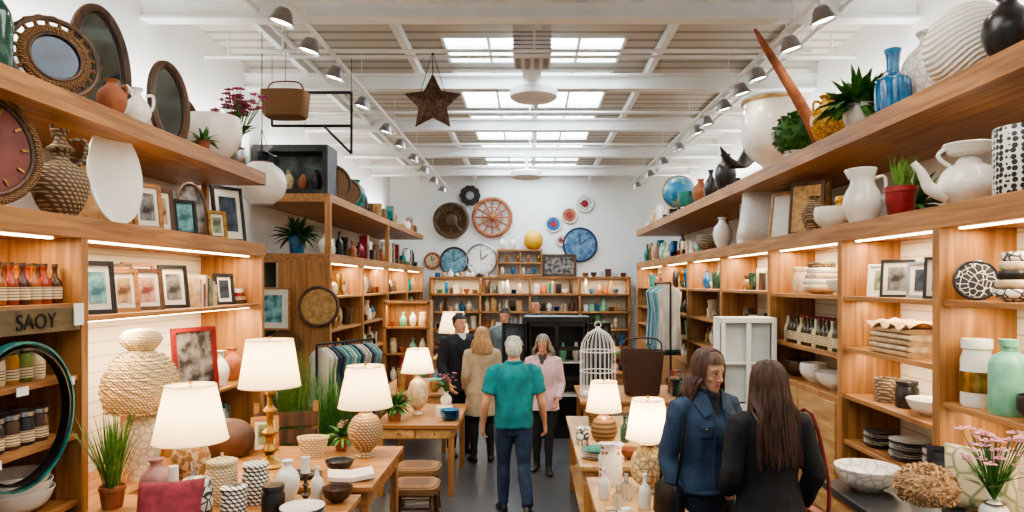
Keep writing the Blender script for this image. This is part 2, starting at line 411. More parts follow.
def handle(b, x, z0, z1, out, r, m, sgn=1):
    b.tube([(sgn*x, 0, z1), (sgn*(x+out), 0, z1+.01), (sgn*(x+out*1.1), 0, (z0+z1)/2), (sgn*(x+out*.5), 0, z0), (sgn*x*.9, 0, z0-.01)], [r]*5, m, 8, sub=4)
def plant(name, loc, potpr, pw, ph, pm, kind='bush', r=.2, n=120, m=None, flower=None, tall=.4):
    b = B(name); b.lathe(PR[potpr], pm, 26, w=pw/2, h=ph, smooth_prof=potpr not in ('pot', 'cyl'))
    m = m or GREEN; z0 = ph*.9
    b.lathe([(0, ph*.82), (pw*.38, ph*.82)], WD, 16)
    if kind == 'bush':
        for i in range(n):
            a = random.uniform(0, 2*pi); e = random.uniform(.1, 1.45)
            d = (math.cos(a)*math.cos(e), math.sin(a)*math.cos(e), math.sin(e))
            st = Vector((d[0]*pw*.2, d[1]*pw*.2, z0)); L = r*random.uniform(.7, 1.15)
            b.blade(st, d, L, r*.2, random.uniform(.3, 1.6), m)
    elif kind == 'ball':
        c = Vector((0, 0, ph+r*.75)); b.sph(c, r*.85, m, 14, 10)
        for i in range(n):
            a = random.uniform(0, 2*pi); e = random.uniform(-1.3, 1.5)
            d = Vector((math.cos(a)*math.cos(e), math.sin(a)*math.cos(e), math.sin(e)))
            b.blade(c+d*r*.8, d+Vector((random.uniform(-.8, .8), random.uniform(-.8, .8), .3)), r*.22, r*.16, .6, m, 3)
    elif kind == 'grass':
        for i in range(n):
            a = random.uniform(0, 2*pi); s_ = random.uniform(0, .42)
            b.blade((math.cos(a)*pw*.3*random.random(), math.sin(a)*pw*.3*random.random(), z0), (math.cos(a)*s_, math.sin(a)*s_, 1), tall*random.uniform(.6, 1), .014, random.uniform(0, .5), m, 6)
    if kind == 'flowers' or flower:
        for i in range(n if kind == 'flowers' else n//4):
            a = random.uniform(0, 2*pi); s_ = random.uniform(0, .5)
            base = Vector((0, 0, z0)); tip = base+Vector((math.cos(a)*s_*tall, math.sin(a)*s_*tall, tall*random.uniform(.55, 1)))
            b.tube([base, base.lerp(tip, .5)+Vector((0, 0, .02)), tip], .003, m, 4)
            if i % 2 == 0: b.blade(base.lerp(tip, .3), (math.cos(a), math.sin(a), .8), .14, .035, .5, m, 4)
            fr = tall*.06
            for k in range(6):
                t = k*pi/3
                b.blade(tip, (math.cos(t), math.sin(t), .5), fr*1.7, fr*1.1, .6, flower or PINK, 3)
            b.sph(tip+Vector((0, 0, fr*.3)), fr*.5, flower or PINK, 6, 5)
    return b.done(loc)
def frame(name, loc, w, h, rot, fm, am, lean=.15, bw=.03, mt=True, oval=False):
    b = B(name)
    if oval:
        b.T = Matrix.Translation((0, 0, h/2))
        n = 40; pts = [Vector((w/2*math.cos(2*pi*i/n), -.01, h/2*math.sin(2*pi*i/n))) for i in range(n)]
        b.tube([p*.94 for p in pts], bw*.6, fm, 8, closed=True)
        b.ydisc((0, .01, 0), w/2*.92, h/2*.92, .015, am)
    else:
        for sx in (-1, 1): b.box((sx*(w/2-bw/2), 0, h/2), (bw, .03, h), fm)
        for z in (bw/2, h-bw/2): b.box((0, 0, z), (w-2*bw, .03, bw), fm)
        b.box((0, .006, h/2), (w-2*bw, .008, h-2*bw), PAPER if mt else am)
        if mt: b.box((0, -.0, h/2), ((w-2*bw)*.66, .008, (h-2*bw)*.7), am)
    return b.done(loc, rot, lean=lean)
def goods(name, y0, y1, x, z, seed, sgn=1, hmax=.3, pal=None, depth=.2, loc=(0, 0, 0), rot=0):
    rnd = random.Random(seed); b = B(name); pal = pal or [CER, CREAM, TERR, DARKC, CLAYP, WICK, AQUA, GOLD, BLUE, GLS, WD, WL, CER, CREAM, RED, TEAL]
    y = y0+.08
    while y < y1-.22:
        k = rnd.choice(['vase', 'slim', 'bottle', 'bowl', 'deep', 'globe', 'jar', 'pot', 'box', 'plates', 'books', 'cyl'])
        m = rnd.choice(pal); h = rnd.uniform(.5, 1)*hmax; w = rnd.uniform(.1, .2)
        xx = x+rnd.uniform(-depth/3, depth/3)
        if k == 'box': b.box((xx, y+w/2, z+h*.35), (w, w*.9, h*.7), m)
        elif k == 'plates':
            for q in range(5): b.lathe(PR['plate'], m, 18, (xx, y+.11, z+q*.022), w=.11, h=.028)
            w = .22
        elif k == 'books':
            for q in range(5):
                hh = h*rnd.uniform(.8, 1); b.box((xx, y+.02+q*.035, z+hh/2), (.15, .03, hh), rnd.choice(ARTS+[CREAM, RED, TEAL]))
            w = .19
        else:
            if k in ('bowl', 'deep'): h = min(h, .13); w = max(w, .17)
            b.lathe(PR[k], m, 16, (xx, y+w/2, z), w=w/2, h=h)
        y += w+rnd.uniform(.01, .04)
    return b.done(loc, rot)

def lamp(loc, h, shade, base, bm, lit=22, rot=0):
    rt, rb, sh = shade
    b = B('table_lamp')
    hb = h-sh*.96
    b.lathe(base[0], bm, 30, w=base[1], h=hb*.97, smooth_prof=base[2])
    b.tube([(0, 0, hb*.9), (0, 0, h-.02)], .006, GOLD, 8); b.sph((0, 0, h-.005), .013, GOLD, 8, 6)
    S = shade_mat()
    b.lathe([(rb, h-sh-.02), (rt, h-.02)], S, 40)
    b.hoop((0, 0, h-.02), rt, .004, S, 'Z', 32); b.hoop((0, 0, h-sh-.02), rb, .004, S, 'Z', 32)
    for k in range(3):
        t = k*2*pi/3; b.tube([(0, 0, h-.03), (rt*math.cos(t), rt*math.sin(t), h-.03)], .002, GOLD, 5)
    o = b.done(loc, rot)
    if lit: light('POINT', 'lamp_bulb', (0, 0, h-sh*.55), lit, (1, .74, .44), size=.035, parent=o)
    return o
def table(name, x0, x1, y0, y1, z, m=None, drawers=0, shelf=None, leg=.06):
    b = B(name); m = m or WX
    b.bb(x0, x1, y0, y1, z-.04, z, m); i = .04
    b.bb(x0+i, x1-i, y0+i, y1-i, z-.16, z-.04, m)
    for x in (x0+i, x1-i-leg):
        for y in (y0+i, y1-i-leg): b.bb(x, x+leg, y, y+leg, 0, z-.16, WZ)
    if shelf: b.bb(x0+i, x1-i, y0+i, y1-i, shelf-.03, shelf, m)
    if drawers:
        w = (x1-x0-2*i-.04)/drawers
        for k in range(drawers):
            xa = x0+i+.02+k*w+.01
            b.bb(xa, xa+w-.02, y0+i-.015, y0+i, z-.15, z-.05, WL); b.sph((xa+w/2, y0+i-.025, z-.1), .014, GOLD, 8, 6)
    return b.done(bev=.004)

# ------------------------------------------------------------ left top shelf (z 3.51)
z = ZT
MIRD = mat('dark_mirror', '#1c2c3c', .15, .4, kind='noise', c2='#101a24', sc=(5, 5, 5)); MIRG = mat('mirror_glass', '#8f9c9e', .1, .9, kind='noise', c2='#7d8a8c', sc=(3, 3, 3))
b = B('ornate_round_mirror')
b.T = Matrix.Translation((0, 0, .28))
for k in range(20):
    t = k*2*pi/20; b.hoop((.235*math.cos(t), 0, .235*math.sin(t)), .038, .013, WICK, n=14, seg=6)
b.hoop((0, 0, 0), .26, .02, WD); b.hoop((0, 0, 0), .185, .032, WICK); b.hoop((0, -.02, 0), .155, .014, WD)
b.ydisc((0, .01, 0), .165, .165, .02, MIRD)
b.done((-3.12, 4.5, z), R(55), lean=.1)
pot('glass_bottle', 'bottle', .18, .62, GLS, (-3.1, 3.95, z))
pot('glass_bottle', 'slim', .16, .5, GLS, (-3.45, 4.2, z))
b = B('clay_jug'); b.lathe(PR['vase'], TERR, 24, w=.1, h=.27, smooth_prof=True); handle(b, .05, .14, .23, .04, .01, TERR); b.done((-3.05, 4.98, z), .6)
b = B('white_pitcher'); b.lathe(PR['slim'], CER, 24, w=.1, h=.3, smooth_prof=True); handle(b, .06, .12, .25, .05, .011, CER); b.tube([(-.03, 0, .26), (-.08, 0, .31)], [.025, .012], CER, 8); b.done((-3.05, 5.3, z), .8)
frame('oval_wall_mirror', (-3.6, 5.75, z), .5, 1.15, R(65), WD, MIRG, .08, .07, oval=True)
frame('oval_wall_mirror', (-3.15, 6.0, z), .4, .74, R(72), WD, MIRG, .1, .06, oval=True)
b = B('potted_cactus'); b.lathe(PR['pot'], TERR, 20, w=.09, h=.14)
b.lathe([(0, .12), (.05, .14), (.055, .3), (.045, .46), (0, .52)], GREEND, 20, smooth_prof=True, fl=lambda t, z: 1+.12*math.cos(10*t)); b.done((-3.42, 6.55, z))
frame('carved_oval_frame', (-3.6, 7.15, z), .36, .74, R(60), WD, ARTS[2], .1, .05, oval=True)
pot('white_planter_bowl', 'deep', .54, .42, CER, (-3.14, 6.76, z))
plant('small_potted_plant', (-3.02, 6.3, z), 'pot', .13, .1, TERR, 'bush', .15, 50)
plant('flower_vase', (-3.12, 7.28, z), 'vase', .2, .28, SILV, 'flowers', n=70, tall=.58, flower=PINK)
b = B('hanging_wicker_basket')
b.loft([ring((0, 0, zz), a, a*.7, 28, pw=.5) for zz, a in ((0, .22), (.02, .24), (.3, .27), (.3, .25), (.04, .22))], WICK)
b.tube([(-.22, 0, .3), (-.15, 0, .42), (.15, 0, .42), (.22, 0, .3)], .01, WICK, 6, sub=4); b.tube([(0, 0, .42), (0, 0, .9)], .004, BLK, 5)
b.done((-2.9, 8.1, 4.26))
b = B('hanging_metal_rack')
for (a, c) in [((-.5, 0), (.5, 0)), ((-.5, .42), (.5, .42)), ((-.5, 0), (-.5, .42)), ((.5, -.35), (.5, .42)), ((.5, -.35), (.15, 0))]:
    b.tube([(a[0], 0, a[1]), (c[0], 0, c[1])], .018, BLK, 6)
for xx in (-.5, .5): b.tube([(xx, 0, .42), (xx, 0, .9)], .004, BLK, 5)
b.done((-2.75, 8.6, 4.28))
b = B('hanging_globe_planter'); b.lathe(PR['globe'], CER, 30, w=.28, h=.5, smooth_prof=True); b.tube([(0, 0, .45), (0, 0, 2.1)], .006, BLK, 6)
b.hoop((0, 0, .5), .12, .012, WD, 'Z', 20)
for k in range(3): b.tube([(.12*math.cos(k*2.1), .12*math.sin(k*2.1), .5), (0, 0, .9)], .004, BLK, 5)
b.done((-3.2, 8.15, 3.24))
b = B('cabinet_display_case')
b.bb(-.55, .55, -.25, .25, 0, .07, BLKW); b.bb(-.55, .55, -.25, .25, .62, .72, BLKW); b.bb(-.55, .55, .2, .25, .07, .62, BLKW)
for x in (-.55, .47): b.bb(x, x+.08, -.25, .25, .07, .62, BLKW)
b.bb(-.47, .47, .17, .2, .07, .62, mat('painted_backdrop', '#8d9a94', .6, kind='noise', c2='#3d4a4c', sc=(4, 4, 4)))
for i, x in enumerate((-.3, -.1, .12, .32)): b.lathe(PR['vase'], [DARKC, CREAM, TERR, DARKC][i], 14, (x, -.02, .07), w=.08, h=.26+.05*(i % 2))
b.done((-3.5, 10.2, 3.6))

# left mid tier
z = ZM
b = B('round_wall_clock'); b.T = Matrix.Translation((0, 0, .36))
b.hoop((0, 0, 0), .33, .026, WICK); b.hoop((0, -.01, 0), .29, .015, WD); b.ydisc((0, .02, 0), .31, .31, .03, mat('clock_red', '#7d4036', .6, kind='noise', c2='#54251f', sc=(4, 4, 4)))
for k in range(12):
    t = k*pi/6; b.box((.24*math.sin(t), -.018, .24*math.cos(t)), (.012, .006, .04), GOLD, (0, t, 0))
b.box((.05, -.02, .05), (.012, .006, .16), BLK, (0, .8, 0)); b.box((-.03, -.022, .08), (.01, .006, .2), BLK, (0, -.35, 0))
b.done((-3.08, 3.85, z), R(70), lean=.12)
b = B('woven_pattern_jug'); b.lathe([(0, 0), (.5, 0), (.55, .02), (.85, .15), (1, .32), (.8, .47), (.35, .55), (.3, .62), (.5, .67), (.28, .72), (.2, .8), (.3, .86), (.2, .86), (0, .8)], CLAYP, 30, w=.165, h=.66, smooth_prof=True)
handle(b, .05, .34, .5, .08, .014, CLAYP, 1); b.tube([(-.03, 0, .52), (-.05, 0, .6)], [.02, .012], CLAYP, 8); b.done((-3.06, 4.45, z), .5)
b = B('white_oval_platter'); b.loft([ring((0, y, .37), a, c, 44, (1, 0, 0), (0, 0, 1)) for y, a, c in ((.02, .1, .2), (.02, .14, .25), (-.02, .24, .37), (-.03, .235, .365), (0, .15, .26), (.0, .05, .1))], CER)
b.done((-3.07, 5.08, z), R(74), lean=.1)
def board(name, loc, w, h, rot, m, lean=.12):
    b = B(name); b.box((0, 0, h/2), (w, .025, h), m); b.box((0, -.015, h/2), (w*.8, .008, h*.85), WL); return b.done(loc, rot, lean=lean, bev=.01)
board('carved_wood_board', (-3.55, 5.45, z), .42, .56, R(65), WD)
frame('picture_frame', (-3.08, 5.52, z), .24, .38, R(60), WX, ARTS[0])
board('carved_wood_board', (-3.62, 6.0, z), .42, .54, R(65), WL); board('carved_wood_board', (-3.6, 6.6, z), .4, .5, R(65), WD)
frame('picture_frame', (-3.14, 5.82, z), .24, .38, R(60), WD, ARTS[2]); frame('picture_frame', (-3.3, 6.05, z), .26, .36, R(60), WX, ARTS[4])
frame('picture_frame', (-3.08, 6.12, z), .22, .32, R(60), BLKW, ARTS[1], mt=False)
frame('oval_photo_frame', (-3.2, 6.5, z), .32, .54, R(60), WD, ARTS[0], oval=True); frame('picture_frame', (-3.05, 6.68, z), .2, .28, R(60), GOLD, ARTS[5])
frame('picture_frame', (-3.1, 7.08, z), .36, .58, R(60), BLKW, ARTS[3])
z = 2.08
frame('picture_frame', (-3.06, 4.85, z), .24, .38, R(60), BLKW, ARTS[1]); frame('picture_frame', (-3.3, 5.1, z), .3, .38, R(65), BLKW, ARTS[3]); frame('picture_frame', (-3.08, 5.2, z), .22, .33, R(60), WX, ARTS[2])
board('carved_wood_board', (-3.35, 5.52, z), .34, .38, R(65), WD); frame('picture_frame', (-3.1, 5.55, z), .26, .34, R(60), WD, ARTS[4]); frame('picture_frame', (-3.35, 5.9, z), .3, .4, R(65), WX, ARTS[5])
frame('picture_frame', (-3.1, 5.97, z), .26, .38, R(60), BLKW, ARTS[0]); frame('picture_frame', (-3.1, 6.95, z), .22, .32, R(60), BLKW, ARTS[3])
b = B('row_of_books')
y = 6.25
for k in range(9):
    t = random.uniform(.03, .055); h = random.uniform(.2, .3); b.box((0, y-6.25+t/2, h/2), (.17, t-.004, h), random.choice([CREAM, WD, RED, ARTS[0], WHITE, ARTS[5], BLKW])); y += t
b.done((-3.12, 6.27, z))
b = B('stack_of_books')
for k in range(4): b.box((0, 0, .02+k*.04), (.2, .26, .036), [WD, CREAM, RED, WHITE][k], (0, 0, k*.1))
b.done((-3.15, 7.22, z))
def bottles(name, y0, n, x, z, w, h, body, cap, label=None, prf='bottle', gap=.008):
    b = B(name)
    for k in range(n):
        for row in (0, 1):
            at = (x-row*(w+.02), y0+k*(w+gap)+w/2, z)
            b.lathe(PR[prf], body[k % len(body)], 16, at, w=w/2, h=h)
            b.lathe([(0, h), (w*.21, h), (w*.21, h*1.07), (0, h*1.07)] if prf == 'bottle' else [(w*.47, h*.86), (w*.49, h*.87), (w*.49, h*1.0), (0, h*1.01)], cap, 12, at)
            if label: b.lathe([(w*.505, h*.12), (w*.505, h*.45)], label, 16, at)
    return b.done()
SAUCE = [mat('sauce_red', '#8a3018', .2), mat('sauce_brown', '#43220f', .2), mat('sauce_amber', '#8f4e18', .2)]
LAB = mat('label_paper', '#d9c9a4', .7, kind='bandz', c2='#7d5a35', sc=(1, 1, 18), lo=.2, hi=.4)
bottles('sauce_bottles', 3.1, 14, -3.03, 2.17, .085, .235, SAUCE, mat('brown_cap', '#3b2a1c', .4), LAB)
bottles('spice_jars', 3.3, 9, -3.05, 1.71, .1, .2, [mat('honey', '#b07a22', .2), mat('herb', '#6a7a34', .3), CREAM], BLK, LAB, 'jar')
bottles('canned_preserves', 3.1, 10, -3.04, 1.33, .11, .2, [mat('dark_can', '#26262b', .4), mat('brown_can', '#4d3325', .4)], SILV, LAB, 'jar')
b = B('price_tags')
for y, zz in [(3.9, 1.68), (4.2, 1.3), (4.1, .87), (3.7, 1.3), (4.3, 1.68), (3.5, 1.68)]: b.box((-2.9, y, zz), (.006, .09, .05), WHITE)
b.box((-2.895, 4.38, 2.1), (.006, .09, .14), WHITE)
b.done()
HT = mat('turquoise_metal', '#2f8684', .4, .2, kind='noise', c2='#164a4c', sc=(8, 8, 8))
b = B('turquoise_display_ring')
for r1, m_ in ((.42, HT), (.385, BLK)):
    b.loft([ring((x_, 0, 0), rr, rr, 60, (0, 1, 0), (0, 0, 1)) for x_, rr in ((0, r1), (0, r1-.014), (-.05, r1-.014), (-.05, r1))], m_, closed=True)
b.done((-2.84, 3.84, 1.55))
b = B('stack_of_mixing_bowls')
for k in range(3): b.lathe(PR['bowl'], CER, 30, (0, 0, k*.05), w=.2-.01*k, h=.14, smooth_prof=True)
b.done((-3.12, 4.14, .9)); pot('white_mixing_bowl', 'bowl', .42, .16, CER, (-3.12, 3.6, .9))
pot('teal_enamel_canister', 'cyl', .3, .4, mat('faded_teal', '#3d8c84', .5, kind='noise', c2='#b9c0ae', sc=(9, 9, 9)), (-3.1, 3.75, .45))
cu = bpy.data.curves.new('sign_lettering', 'FONT'); cu.body = 'SAOY'; cu.size = .13; cu.extrude = .002
o = bpy.data.objects.new('sign_lettering', cu); scene.collection.objects.link(o); o.location = (-2.899, 3.85, 2.03); o.rotation_euler = (R(90), 0, R(90)); o.data.materials.append(BLK)

b = B('base_cabinet'); b.bb(-2.9, -3.54, 4.55, 7.35, .74, .78, WY); b.bb(-2.92, -3.54, 4.6, 7.3, 0, .74, WZ)
for k in range(3): b.bb(-2.905, -2.92, 4.65+k*.9, 5.5+k*.9, .08, .7, WL)
b.done(bev=.005)
gourd = [(0, 0), (.55, 0), (.6, .03), (.95, .35), (1, .55), (.7, .85), (.3, .95), (.3, 1), (0, 1)]
cand = [(0, 0), (1, 0), (1, .04), (.6, .08), (.25, .14), (.45, .2), (.22, .28), (.3, .36), (.5, .42), (.22, .48), (.2, .62), (.42, .68), (.2, .74), (.2, .85), (.35, .9), (.15, 1), (0, 1)]
orb = [(0, 0), (.5, 0), (.5, .05), (.35, .1), (.8, .25), (1, .48), (.75, .72), (.3, .84), (.22, 1), (0, 1)]
b = B('woven_table_lamp')
b.lathe([(0, 0), (.5, 0), (.55, .02), (.85, .3), (1, .6), (.7, .85), (.4, .95), (.4, 1), (0, 1)], mat('painted_white_jar', '#ece5d6', .4, kind='cells', c2='#a9a99a', sc=(18, 18, 18), lo=.02, hi=.1), 30, w=.15, h=.56, smooth_prof=True)
prof = [(.2, .52), (.25, .58), (.27, .68), (.25, .8), (.19, .92), (.1, .99), (.09, 1.0), (.13, 1.04), (.15, 1.09), (.11, 1.15), (0, 1.17)]
b.lathe(prof, WICKL, 36, smooth_prof=True)  # beige-white dome without a bulb; the bright colour stands in for its glow
for k in range(16):
    zz = .54+k*.028; rr = .27*math.sqrt(max(.05, 1-((zz-.68)/.34)**2)) if zz > .68 else .235+.035*(zz-.54)/.14
    n = 90; b.tube([(math.cos(2*pi*i/n)*(rr+.008*math.sin(i*pi/3+k*pi)), math.sin(2*pi*i/n)*(rr+.008*math.sin(i*pi/3+k*pi)), zz+.006*math.cos(i*pi/3+k*pi)) for i in range(n)], .008, WICKL, 5, closed=True)
b.done((-3.02, 5.3, .78))
table('display_table', -2.8, -1.15, 3.5, 4.65, .86)
table('display_table', -2.72, -1.1, 4.75, 5.95, .88)
table('drawer_table', -1.68, -.78, 7.3, 8.6, .78, drawers=2)
lamp((-2.46, 4.95, .88), .7, (.17, .255, .4), (gourd, .13, True), mat('speckled_ceramic', '#d8cab0', .4, kind='noise', c2='#8b6a48', sc=(25, 25, 25), lo=.45, hi=.55), 24)
lamp((-2.02, 5.3, .88), 1.0, (.175, .23, .36), (cand, .13, True), GOLD, 24)
lamp((-1.35, 5.6, .88), .76, (.15, .22, .33), (orb, .14, True), mat('braided_ceramic', '#cbb594', .5, kind='weave', c2='#86694a', sc=(14, 14, 14), bump=.6, lo=.1, hi=.5), 17)
lamp((-1.3, 7.9, .78), .78, (.12, .19, .27), (orb, .12, True), CREAM, 17)
plant('tall_grass_plant', (-2.68, 4.38, .86), 'pot', .16, .14, TERR, 'grass', n=70, tall=.55, m=GRASS)
def basketlidded(name, loc, w, h, m):
    b = B(name); b.lathe([(0, 0), (.9, 0), (1, .1), (1, .8), (.96, .82), (1.03, .84), (1.03, .92), (.5, .98), (.1, 1), (.1, 1.08), (0, 1.1)], m, 26, w=w/2, h=h); return b.done(loc)
CPAT = mat('geometric_canister', '#ece7dc', .35, kind='weave', c2='#3a3634', sc=(13, 13, 13), lo=.12, hi=.2)
basketlidded('lidded_basket', (-2.02, 4.48, .86), .19, .3, WICKL); basketlidded('lidded_canister', (-1.8, 4.15, .86), .15, .22, CPAT)
pot('ceramic_canister', 'jar', .17, .26, CPAT, (-1.8, 4.48, .86)); pot('white_vase', 'vase', .16, .27, CER, (-1.6, 4.5, .86))
pot('pink_vase', 'vase', .2, .3, mat('pink_glaze', '#b98a86', .5, kind='noise', c2='#8e5f5c', sc=(10, 10, 10)), (-2.42, 4.42, .86))
pot('patterned_jar', 'jar', .18, .24, PATT, (-2.04, 4.18, .86)); pot('dark_jar', 'jar', .14, .2, DARKC, (-1.58, 4.2, .86)); pot('glass_bottle', 'bottle', .09, .26, CLG, (-2.22, 4.5, .86)); pot('glass_bottle', 'bottle', .08, .22, CER, (-1.42, 4.55, .86))
b = B('brown_leather_pouf'); b.lathe([(0, 0), (.7, .02), (1, .25), (.95, .5), (.5, .68), (.1, .72), (0, .7)], mat('brown_leather', '#5a3a2a', .6, kind='noise', c2='#3a241a', sc=(8, 8, 8)), 24, w=.2, h=.42, smooth_prof=True, fl=lambda t, z: 1+.03*math.cos(8*t)); b.done((-2.47, 5.6, .88))
b = B('candle_holder'); b.lathe(cand, WD, 20, w=.06, h=.24, smooth_prof=True); b.lathe([(0, .24), (.03, .24), (.03, .34), (0, .34)], CER, 14); b.done((-1.42, 4.32, .86))
b = B('candle_holder'); b.lathe(cand, CREAM, 20, w=.06, h=.2, smooth_prof=True); b.lathe([(0, .2), (.03, .2), (.03, .3), (0, .3)], CER, 14); b.done((-2.22, 4.25, .86))
b = B('stack_of_plates')
for k in range(7): b.lathe(PR['plate'], [CER, DARKC][k % 2], 26, (0, 0, k*.016), w=.13, h=.022)
b.done((-1.35, 4.05, .86))
pot('wooden_bowl', 'bowl', .2, .09, WD, (-1.27, 4.5, .86)); pot('serving_bowl', 'bowl', .22, .07, DARKC, (-1.45, 5.2, .88))
b = B('small_wicker_basket'); b.loft([ring((0, 0, zz), a, a*.75, 26) for zz, a in ((0, .09), (.16, .13), (.16, .12), (.02, .08))], WICKL); b.done((-1.78, 5.6, .88))
plant('small_potted_plant', (-1.6, 5.8, .88), 'pot', .13, .12, TERR, 'bush', .15, 60, flower=PINK, tall=.14)
b = B('decorative_tray'); b.loft([ring((0, 0, zz), a, a*.7, 26) for zz, a in ((0, .14), (.03, .16), (.03, .15), (.01, .13))], DARKC); b.done((-1.68, 5.0, .88))
b = B('open_book_display'); b.box((-.08, 0, .03), (.16, .22, .03), PAPER, (0, .12, 0)); b.box((.08, 0, .03), (.16, .22, .03), PAPER, (0, -.12, 0)); b.done((-1.3, 4.95, .88), .3)
frame('picture_frame', (-2.22, 5.72, .88), .22, .3, R(25), WX, ARTS[5])
frame('red_framed_portrait', (-3.02, 6.2, 1.28), .44, .62, R(62), mat('red_lacquer', '#7c1d1d', .35), ARTS[0], .1, .04, mt=False)
pot('round_ceramic_vase', 'globe', .22, .24, CREAM, (-3.1, 6.55, 1.28)); pot('glass_bottle', 'slim', .16, .34, CER, (-3.1, 6.85, 1.28)); pot('clay_jug', 'vase', .22, .34, TERR, (-3.12, 7.15, 1.28))
goods('assorted_ceramics', 6.0, 7.3, -3.2, .78, 12, hmax=.34)
def cushion(b, w, h, t, m):
    n = 14; vs = []; fs = []
    for sgn in (1, -1):
        for i in range(n+1):
            for j in range(n+1):
                u = i/n*2-1; v = j/n*2-1
                k = (1-u**4)*(1-v**4); pinch = 1-.06*(abs(u)*(1-abs(v)) + abs(v)*(1-abs(u)))
                vs.append((u*w/2*pinch, sgn*t/2*k**.5, h/2+v*h/2*pinch))
    o = (n+1)**2
    for s_ in (0, 1):
        for i in range(n):
            for j in range(n):
                a = s_*o+i*(n+1)+j; q = (a, a+1, a+n+2, a+n+1); fs.append(q if s_ else q[::-1])
    b.add(vs, fs, m)
b = B('rose_throw_cushion'); cushion(b, .36, .32, .16, mat('rose_cloth', '#8c3240', .85, kind='noise', c2='#6c2430', sc=(20, 20, 20))); b.done((-2.08, 3.9, .86), .3, lean=.6)
for (x, y) in [(-1.12, 6.85), (-1.05, 6.25)]:
    b = B('woven_stool')
    b.loft([ring((0, 0, zz), a, a*.85, 24, pw=.45) for zz, a in ((.39, .2), (.41, .225), (.46, .225), (.48, .2), (.485, .1))], WICK)
    for sx in (-1, 1):
        for sy in (-1, 1): b.tube([(sx*.16, sy*.13, .4), (sx*.19, sy*.16, 0)], .02, WD, 8)
    for sx in (-1, 1): b.tube([(sx*.18, -.15, .14), (sx*.18, .15, .14)], .012, WD, 6)
    for sy in (-1, 1): b.tube([(-.18, sy*.15, .18), (.18, sy*.15, .18)], .012, WD, 6)
    b.done((x, y, 0))
plant('potted_fern', (-1.5, 7.55, .78), 'pot', .18, .16, TERR, 'bush', .2, 90); plant('flower_vase', (-1.02, 8.3, .78), 'vase', .14, .2, CER, 'flowers', n=20, tall=.26, flower=PINK)
goods('small_gift_boxes', 7.4, 8.1, -.95, .78, 5, hmax=.16)
table('display_table', -2.1, -1.1, 9.2, 10.8, .8, drawers=2)
goods('assorted_ceramics', 9.3, 10.7, -1.35, .8, 8, hmax=.35); goods('assorted_ceramics', 9.3, 10.7, -1.8, .8, 9, hmax=.45)
b = B('leaning_wood_crate')
for k in range(6): b.box((0, -.01, .1+k*.17), (.6, .02, .14), WD)
for x in (-.28, .28): b.box((x, .02, .56), (.05, .04, 1.12), WX)
b.done((-2.4, 6.7, 0), R(15), lean=.1)
plant('tall_grass_plant', (-2.15, 7.35, 0), 'pot', .34, .42, DARKC, 'grass', n=150, tall=1.15, m=GREEN)
plant('tall_grass_plant', (-2.75, 7.9, 0), 'pot', .34, .42, TERR, 'grass', n=120, tall=1.3, m=GRASS)
b = B('round_wooden_tray'); b.hoop((0, -.02, 0), .28, .025, WD); b.ydisc((0, 0, 0), .28, .28, .02, WL); b.done((-3.05, 9.87, 1.96))
frame('blue_landscape_painting', (-3.75, 9.82, 1.62), .6, .62, 0, WX, ARTS[1], .02)
b = B('hanging_basket_tray'); b.hoop((0, -.01, 0), .2, .02, WICK, sx=1.2); b.ydisc((0, 0, 0), .24, .2, .02, WICK); b.done((-3.55, 9.88, 1.4))
b = B('clothing_rack')
for x in (-.5, .5): b.tube([(x, 0, 0), (x, 0, 1.55)], .015, BLK, 8); b.tube([(x, -.22, .02), (x, .22, .02)], .015, BLK, 8)
b.tube([(-.5, 0, 1.55), (.5, 0, 1.55)], .015, BLK, 8)
CL = [mat('cloth_%d' % i, c, .9, kind='noise', c2=d, sc=(12, 12, 3), bump=.5) for i, (c, d) in enumerate([('#8fb0b4', '#6b8c92'), ('#c9c6be', '#a3a098'), ('#3f7f8c', '#2a5c68'), ('#5fa09c', '#3f7c78'), ('#3b4a5c', '#263242')])]
def garments(b, x0, x1, y, ztop, n, L, rnd, axis=0):
    for k in range(n):
        x = x0+(x1-x0)*(k+.5)/n; m = rnd.choice(CL); l = L*rnd.uniform(.8, 1)
        rings = []
        for zz, a in ((0, .04), (-.05, .14), (-.12, .22), (-.4*l, .18), (-l, .22)):
            rings.append([Vector((x+(.02+.008*math.sin(t*9))*math.cos(t), y+a*math.sin(t), ztop+zz)) if axis == 0 else Vector((y+a*math.sin(t), x+(.02+.008*math.sin(t*9))*math.cos(t), ztop+zz)) for t in [2*pi*i/20 for i in range(20)]])
        b.loft(rings, m); b.tube([rings[0][0].lerp(rings[0][10], .5), rings[0][0].lerp(rings[0][10], .5)+Vector((0, 0, .05))], .004, SILV, 5)
garments(b, -.46, .46, 0, 1.5, 14, .8, random.Random(3)); b.done((-2.35, 8.75, 0), R(60))
b = B('clothing_rack')
for y in (-.7, .7): b.tube([(0, y, 0), (0, y, 2.3)], .018, BLK, 8); b.tube([(-.25, y, .02), (.25, y, .02)], .018, BLK, 8)
b.tube([(0, -.7, 2.3), (0, .7, 2.3)], .018, BLK, 8); b.tube([(0, -.7, .3), (0, .7, .3)], .018, BLK, 8)
garments(b, -.65, .65, 0, 2.25, 18, 1.3, random.Random(4), 1); b.done((2.45, 12.6, 0))
